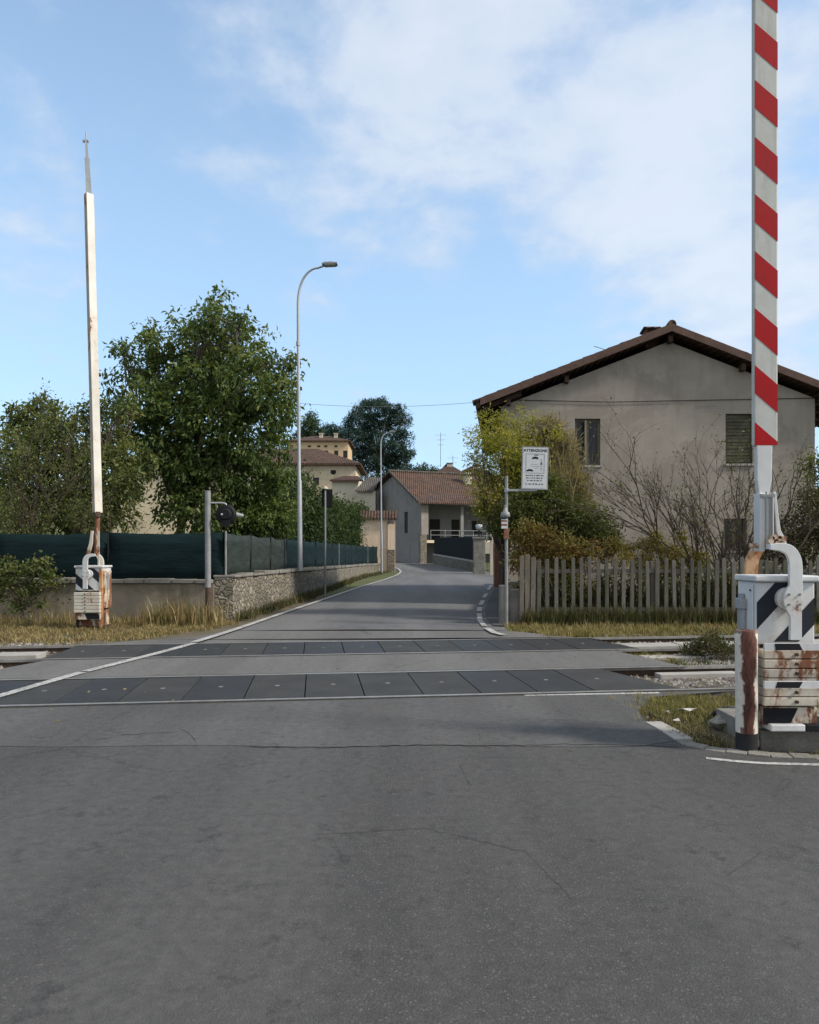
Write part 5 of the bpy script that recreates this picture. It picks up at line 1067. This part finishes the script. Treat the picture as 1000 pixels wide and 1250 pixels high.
def twigs(name, lab, cat, base, tips, r0, mat, seed, depth=4, spread=.5, leafmat=None, nleaf=0, group=None, leaf=.05, lift=.2, reach=(.55, .68)):
    rd = random.Random(seed); base = Vector(base); t = thing(name, base, lab, cat, group); mb = MB(); ends = []
    def grow(p, d, l, r, k):
        pts = [p]; q = p; dd = d.copy()
        for i in range(4):
            dd = (dd+Vector((rd.uniform(-.22, .22), rd.uniform(-.22, .22), rd.uniform(-.12, lift)))).normalized(); q = q+dd*l/4; pts.append(q)
        mb.tube(pts, [r, r*.88, r*.76, r*.64, r*.5], 5 if k < 3 else 4, cap=False); ends.append(q); ends.append(pts[2])
        if k == 0: return
        for j in range(rd.choice((2, 3, 3))):
            a = pts[rd.choice((1, 2, 3, 4))]; nd_ = (dd+Vector((rd.uniform(-1, 1), rd.uniform(-1, 1), rd.uniform(-.5, .9)))*spread).normalized(); grow(a, nd_, l*rd.uniform(.5, .8), r*.55, k-1)
    for tp in tips:
        v_ = Vector(tp)-base; grow(base+Vector((rd.uniform(-.1, .1), rd.uniform(-.1, .1), 0)), v_.normalized(), v_.length*rd.uniform(*reach), r0*rd.uniform(.7, 1), depth)
    mb.build('branches', M['twig'], t)
    if leafmat:
        e = np.array([list(x) for x in ends]); r = np.random.default_rng(seed); i = r.integers(0, len(e), nleaf); P_ = e[i]+r.normal(0, .06, (nleaf, 3)); Dd = r.normal(size=(nleaf, 3)); Dd[:, 2] -= .3
        ln = leaf*(.6+.8*r.random(nleaf)); V, Fq, T = leafgeo(P_, Dd, ln, ln*.5, np.clip(r.normal(.5, .25, nleaf), 0, 1)); nmesh('foliage', V, Fq, T, M[leafmat], t, None, 3)
    return t
# greyish bare brush on the far left
twigs('bare_bush', 'grey brown leafless brush behind the green net at the far left', 'bush', (at(35, 0, 18).x, 18, .8), [at(x, y, 18) for x, y in ((-20, 560), (5, 545), (30, 570), (55, 555), (80, 570), (15, 590), (100, 585), (60, 600))], .03, 'twig', 5, 5, .6, 'l_dark', 5200, leaf=.07)
twigs('bare_bush', 'thin leafless brush right of the left barrier mast, below the trees', 'bush', (at(110, 0, 18.5).x, 18.5, .8), [at(x, y, 18.5) for x, y in ((95, 590), (120, 580), (150, 600), (130, 610))], .02, 'twig', 6, 4, .6, 'l_dark', 1500)
# hedge behind the netting along the road
B = [(at(px, py, Y), (r/F*Y, r/F*Y*1.2, r/F*Y)) for px, py, r, Y in ((330,640,24,25),(350,615,22,27),(345,655,20,27),(375,630,24,32),(372,600,14,31),(385,655,18,33),(398,625,20,38),(405,650,18,39),(420,632,18,44),(425,655,14,46),(436,640,13,50),(442,655,9,52),(438,622,8,50),(360,585,12,28),(310,650,20,24))]
tree('hedge', 'dense dark green hedge behind the netting beside the street lamp', 'hedge', (-4.6, 25, .3), B, 'l_hedge', 34000, 0, (-4.6, 25, 1.2), sub=False, leaf=.15, asp=.5, droop=.4, clump=.4, per=20, seed=23)
# low ivy and shrub against the railway wall
B = [(at(px, py, 15.2), (r/F*15.2, .25, r/F*15.2)) for px, py, r in ((8,690,10),(28,700,9),(52,688,8),(60,702,6),(-15,700,14),(5,712,9),(34,718,8),(66,712,5),(48,738,4),(20,738,5),(-8,728,8),(72,735,3))]
tree('ivy_shrub', 'dark green creeper spilling over the rendered wall left of the left barrier', 'shrub', (at(25, 0, 15.2).x, 15.2, 0), B, 'l_dark', 2600, .02, (at(25, 0, 15.2).x, 15.25, .3), sub=False, leaf=.075, asp=.6, droop=.3, clump=.14, per=14, seed=24)
# yellow green shrub, olive shrub, plumes, autumn hedge on the right
Y = 16.6
B = pxblobs([(600,528,15),(618,515,10),(588,540,14),(615,545,20),(640,530,14),(655,512,8),(640,553,20),(596,572,17),(622,578,22),(650,575,20),(578,560,8),(586,597,11),(604,608,18),(590,622,10),(630,600,20),(664,535,12),(664,556,12),(573,530,4),(592,508,5),(572,580,6),(680,530,6),(632,505,5),(610,630,12)], Y, .9, .4)
tree('yellow_shrub', 'tall yellow green shrub left of the taupe house behind the sign', 'shrub', (at(612, 0, Y).x, Y, 0), B, 'l_yellow', 15000, .05, (at(615, 0, Y).x, Y, 1.2), bark='twig', leaf=.09, asp=.28, droop=.0, clump=.2, per=10, seed=25, shell=.6)
Y = 16.2
B = pxblobs([(665,620,26),(690,628,26),(640,622,24),(715,635,22),(735,650,16),(630,640,18),(700,655,18),(672,600,20),(610,640,14),(745,662,12),(655,590,14)], Y, .8, .3)
tree('olive_shrub', 'rounded olive green shrub below the warning sign', 'shrub', (at(680, 0, Y).x, Y, 0), B, 'l_olive', 16000, .04, (at(680, 0, Y).x, Y, 1.0), bark='twig', leaf=.085, asp=.4, droop=.3, clump=.17, per=16, seed=26)
r = np.random.default_rng(31); sp = []
for _ in range(420): px = r.normal(675, 14); sp.append((at(px, 0, 16.9).x, 16.9+r.normal(0, .3), r.uniform(.6, 1.8)))
o = blades('pampas_plume', sp, M['l_tan'], 'feathery tan stems rising between the yellow shrub and the house window', (1.6, 3.0), .02, 4, lean=.16, seed=9, kind=None, cat='plant')
B = pxblobs([(675,540,14),(686,568,17),(668,520,8),(700,592,13),(662,562,13),(692,545,8),(708,610,10),(682,520,5)], 16.9, .6, .15)
tree('plume_shrub', 'feathery tan and green shrub between the yellow shrub and the house window', 'shrub', (at(684, 0, 16.9).x, 16.9, 0), B, 'l_tan', 7000, .03, (at(684, 0, 16.9).x, 16.9, 1.0), bark='twig', leaf=.2, asp=.10, droop=-.6, clump=.16, per=12, seed=35)
Y = 15.3
B = pxblobs([(640,665,16),(662,662,18),(690,670,16),(715,675,14),(645,650,14),(632,685,12),(740,674,11),(665,690,14),(700,692,12)], Y, .6, .15)
tree('autumn_hedge', 'rusty red and brown hedge behind the left end of the picket fence', 'hedge', (at(680, 0, Y).x, Y, 0), B, 'l_rust', 8500, .03, (at(680, 0, Y).x, Y, .5), bark='twig', sub=False, leaf=.065, asp=.5, droop=.2, clump=.14, per=14, seed=27)
B = pxblobs([(770,672,10),(795,668,12),(820,674,10),(760,682,9),(840,676,9),(785,688,12),(815,690,12),(855,684,9),(752,664,6),(800,655,4,2),(832,655,4,2.2)], Y, .6, .15)
tree('golden_hedge', 'golden yellow low hedge behind the middle of the picket fence', 'hedge', (at(800, 0, Y).x, Y, 0), B, 'l_gold', 6500, .03, (at(800, 0, Y).x, Y, .5), bark='twig', sub=False, leaf=.055, asp=.5, droop=.1, clump=.12, per=14, seed=28)
B = pxblobs([(960,655,22),(985,640,22),(1010,650,26),(975,675,18),(1000,612,14),(940,678,14),(1030,630,26),(985,600,10)], 16.0, .7, .2)
tree('brown_shrub', 'brownish green shrub behind the near barrier cabinet', 'shrub', (at(985, 0, 16).x, 16, 0), B, 'l_weed', 9000, .04, (at(985, 0, 16).x, 16, .8), bark='twig', leaf=.07, asp=.5, droop=.1, clump=.17, per=14, seed=29)
B = pxblobs([(990,565,12),(1010,575,18),(985,585,8),(1020,600,20)], 16.6, .7, .2)
tree('young_tree', 'thin green tree at the right edge behind the barrier boom', 'tree', (at(1005, 0, 16.6).x, 16.6, 0), B, 'l_olive', 2600, .04, (at(1005, 0, 16.6).x, 16.6, 1.5), bark='twig', leaf=.08, asp=.4, droop=.2, clump=.2, per=10, seed=30)
# bare spreading tree between the barrier and the house
b = (at(893, 0, 15.6).x, 15.6, 0)
twigs('bare_tree', 'nearly leafless spreading tree between the picket fence and the taupe house', 'tree', b, [at(x, y, 15.8) for x, y in ((765, 575), (795, 560), (770, 610), (820, 585), (835, 560), (865, 575), (895, 570), (925, 580), (950, 585), (975, 590), (1000, 610), (790, 635), (840, 610), (960, 625), (1010, 580), (880, 600), (930, 610), (740, 610), (755, 590), (1010, 600))], .042, 'twig', 31, 4, .5, 'l_olive', 2600, leaf=.06, lift=.10, reach=(.52, .64))
r = np.random.default_rng(47); B = []
for x in np.arange(2.35, 9.6, .3): B.append((Vector((x, 15.0+r.uniform(-.1, .2), r.uniform(.2, .6))), (.26, .18, r.uniform(.25, .42)))); B.append((Vector((x+.1, 15.1, r.uniform(.7, 1.0))), (.2, .15, .18)))
tree('low_hedge', 'low mixed green and brown growth filling the gaps between the fence pickets', 'hedge', (5.9, 15.05, 0), B, 'l_mix', 15000, 0, sub=False, leaf=.07, asp=.5, droop=.3, clump=.15, per=14, seed=48)
# dark low foliage inside the fence
r = np.random.default_rng(41); sp = [(r.uniform(2.3, 9.5), r.uniform(14.75, 15.5), 0) for _ in range(900)]
blades('undergrowth', sp, M['l_weed'], 'dark tangled undergrowth behind the picket fence', (.3, 1.15), .03, 6, lean=.25, seed=10, cat='undergrowth')
sp = [(r.uniform(2.3, 9.5), 14.5+r.normal(0, .06), 0) for _ in range(1100)]
blades('fence_weeds', sp, M['l_weed'], 'brown green weeds growing through the foot of the picket fence', (.12, .5), .016, 6, lean=.3, seed=19)
# cedar on the hill
cy = 160; t = thing('cedar_tree', (at(462, 0, cy).x, cy, hill(0, cy)), 'great dark cedar with tiered branches on the hill', 'tree')
B = []; rd = random.Random(17)
for py, l, r_ in ((491,445,478),(497,434,487),(503,428,493),(510,424,497),(517,421,500),(524,422,501),(532,424,503),(539,426,501),(546,422,500),(553,424,504),(560,428,503),(567,428,500),(575,430,502),(583,436,498)):
    x = l+4
    while x < r_-2:
        s_ = rd.uniform(6, 10); B.append((at(x, py+rd.uniform(-2.5, 2.5), cy+rd.uniform(-5, 5)), (s_/F*cy, s_/F*cy*1.3, s_/F*cy*.42))); x += rd.uniform(6, 10)
o, cc = crown('crown', B, M['l_cedar'], t, 42000, leaf=.55, asp=.3, droop=.15, clump=.6, per=18, seed=33, shell=.3)
limbs('trunk', (at(462, 0, cy).x, cy, hill(0, cy)-1), at(461, 560, cy), [c for c, r in B[::5]], .5, M['bark'], t)
def fartree(name, lab, lst, Y, mat, n, leaf=.45, seed=1, group='trees on the hill', tr=.3):
    z0 = zroad(Y)+hill(0, Y)-.5; bl = pxblobs(lst, Y, 1.0, 1.5, seed); c = bl[0][0]
    tree(name, lab, 'tree', (c.x, Y, z0), bl, mat, n, tr, (c.x, Y, max(z0+1.5, c.z-4)), group, False, leaf=leaf, asp=.55, droop=.2, clump=.7, per=14, seed=seed)
fartree('hill_tree', 'pale green tree left of the cedar, beside the street lamp', [(379,516,9),(372,524,9),(385,525,9),(378,534,10),(366,535,8),(390,532,6),(378,508,6)], 170, 'l_far', 5000, seed=51)
fartree('hill_tree', 'round dark tree between the apricot villa and the cedar', [(404,526,8),(396,530,7),(413,530,8),(421,533,6),(405,536,10)], 175, 'l_cedar', 4500, seed=52)
for i, (x, y, rr, nm) in enumerate(((505,577,9,'first dark tree right of the cedar, above the grey house ridge'), (519,574,8,'second hill tree right of the cedar, above the red roof'), (531,577,7,'small hill tree left of the distant brown roofed house'))):
    fartree('hill_tree', nm, [(x,y,rr), (x-5,y+4,rr*.8), (x+5,y+4,rr*.8), (x,y+9,rr)], 150+4*i, ('l_cedar', 'l_far', 'l_cedar')[i], 1800, seed=60+i)
for i, (x, y) in enumerate(((340, 548), (320, 545), (450, 600), (480, 598), (520, 596), (575, 592), (600, 594), (130, 600), (80, 595), (30, 598), (700, 600), (900, 600), (1000, 600))):
    rr = 14; k = ['behind the walnut crown', 'left of the apricot villa', 'below the cedar trunk', 'right under the cedar', 'behind the red roof ridge', 'behind the yellow shrub top', 'behind the yellow shrub base', 'behind the left barrier mast', 'behind the small left tree', 'at the far left', 'behind the taupe house', 'behind the barrier boom', 'at the right edge behind the shrubs'][i]
    fartree('hill_tree', 'hillside tree '+k, [(x, y, rr), (x-9, y+6, rr*.8), (x+9, y+6, rr*.8), (x, y+14, rr)], 128 if x > 420 else 120+i, 'l_far' if i % 2 else 'l_dark', 900, seed=80+i)
# ------------------------------------------------------------------ grass and weeds
r = np.random.default_rng(5); sp = []
while len(sp) < 5200:
    x = r.uniform(-12, -3.5); y = r.uniform(ry(F2, x)+.25, 15.4)
    if math.sin(x*2.3+y*1.7)*math.sin(x*.9-y*2.9) > .45 and r.random() < .75: continue
    if x > np.interp(y, [12, 13, 14, 15.4], [-4.7, -4.3, -3.75, -3.5])-.12: continue
    if r.random() < .25+.75*(y > ry(F2, x)+.8): sp.append((x, y, zg(x, y)-.01))
blades('grass_verge', sp, M['g_dry'], 'dry yellow brown grass verge between the rails and the left walls', (.025, .13), .012, 8, seed=6, lean=.5)
sp = [(r.uniform(-12, -3.9), r.uniform(14.6, 15.4), -.02) for _ in range(480)]
blades('tall_weeds', sp, M['g_dry'], 'taller dry weeds along the foot of the left walls', (.12, .34), .012, 7, seed=7, lean=.35)
sp = [(-4.6+r.normal(0, .45), 14.9+r.normal(0, .2), -.02) for _ in range(150)]; blades('tall_weeds', sp, M['g_dry'], 'brown weeds around the foot of the signal pole', (.2, .6), .014, 7, seed=17, lean=.3)
sp = []
for (x0, y0), (x1, y1) in zip(wl, wl[1:]):
    for _ in range(260): u = r.random(); sp.append((x0+(x1-x0)*u+abs(r.normal(0, .12))+.02, y0+(y1-y0)*u, zroad(y0)))
blades('wall_foot_weeds', sp, M['l_weed'], 'brownish green weeds along the foot of the roadside stone wall', (.08, .3), .016, 6, seed=8)
sp = []
while len(sp) < 4200:
    x = r.uniform(1.9, 10.5); y = r.uniform(12.6, 14.9)
    if y < ry(F2, x)+.18 or (y < 13.5 and x < 2.4): continue
    sp.append((x, y, zg(x, y)-.01))
blades('grass_verge', sp, M['g_green'], 'yellow green grass verge in front of the picket fence', (.03, .13), .012, 8, seed=11, lean=.6)
blades('grass_verge', [p for p in sp[::2]], M['g_dry'], 'dry straw coloured stalks in the verge by the picket fence', (.06, .2), .012, 6, seed=12)
sp = []
for _ in range(320): x = r.uniform(3.6, 8.5); sp.append((x, ry(F1, x)-.95+r.normal(0, .22), -.12))
blades('track_weeds', sp, M['l_weed'], 'dark weeds growing between the two tracks on the right', (.03, .12), .012, 7, seed=13)
B = [(Vector((at(868, 0, 10.6).x+dx, 10.6+dy, zz)), (rr, rr, rr*.8)) for dx, dy, zz, rr in ((0, 0, .08, .2), (-.2, .05, .02, .14), (.22, -.02, .02, .15), (.02, 0, .22, .13), (.36, .05, -.02, .1), (-.36, 0, -.03, .09))]
tree('weed_clump', 'dark brown weed clump between the tracks left of the guard post', 'weeds', (at(868, 0, 10.6).x, 10.6, -.1), B, 'l_weed', 2600, 0, sub=False, leaf=.07, asp=.25, droop=-.5, clump=.09, per=10, seed=36)
sp = [(r.uniform(2.9, 3.9), ry(F1, 3.4)-.5+r.normal(0, .35), -.1) for _ in range(260)]
blades('track_weeds', sp, M['g_green'], 'yellowish weeds at the crossing edge between the two tracks', (.03, .11), .010, 7, seed=15)
poly = [P2(x, y) for x, y in ((790,878),(812,891),(840,908),(905,914),(1000,920),(1040,880),(1000,856),(900,850),(815,850),(782,864))]
def inside(x, y, P_):
    c_ = False; j = len(P_)-1
    for i in range(len(P_)):
        if (P_[i][1] > y) != (P_[j][1] > y) and x < (P_[j][0]-P_[i][0])*(y-P_[i][1])/(P_[j][1]-P_[i][1])+P_[i][0]: c_ = not c_
        j = i
    return c_
sp, sp2 = [], []
while len(sp) < 2200:
    x = r.uniform(1.9, 4.4); y = r.uniform(5.2, 7.7)
    if not inside(x, y, poly): continue
    if x > 2.5 and 5.4 < y < 6.35: continue
    (sp if r.random() < .8 or y < 6.8 or x < 2.5 else sp2).append((x, y, zg(x, y)-.0))
blades('weeds', sp[::2], M['l_weed'], 'brown matted weeds in the patch left of the near barrier', (.02, .08), .006, 7, seed=26, lean=1.0)
blades('weeds', sp[1::3], M['g_dry'], 'dry low weeds in the patch left of the near barrier', (.02, .09), .006, 7, seed=16, lean=.8)
blades('weeds', sp2+[(2.62+r.normal(0, .25), 6.9+r.normal(0, .3), -.02) for _ in range(260)], M['g_green'], 'greener taller weeds beside the guard post', (.03, .11), .006, 8, seed=18, lean=.5)
mb = MB(); rd = random.Random(77)
while len(mb.v) < 7*700:
    x = rd.uniform(1.9, 4.4); y = rd.uniform(5.0, 7.6)
    if inside(x, y, poly) and not (x > 2.5 and 5.4 < y < 6.35): rock(x, y, zg(x, y)+.004, rd.uniform(.006, .022))
tag(mb.build('gravel', M['rock']), 'small gravel and grit scattered in the weed patch', 'gravel', None, 'stuff')
# fallen leaves and grit along the road edges
n = 70; P_ = []
while len(P_) < n:
    x, y = r.uniform(-4.6, 4), r.uniform(4.5, 14)
    if abs(x) > 2.2 or r.random() < .12: P_.append((x, y, .009))
P_ = np.array(P_); Dd = r.normal(size=(n, 3)); Dd[:, 2] *= .15; ln = .02+.03*r.random(n); V, Fq, T = leafgeo(P_, Dd, ln, ln*.6, r.random(n), .1)
tag(nmesh('fallen_leaves', V, Fq, T, M['l_tan'], None, None, 3), 'small fallen leaves scattered over the asphalt', 'leaves', None, 'stuff')
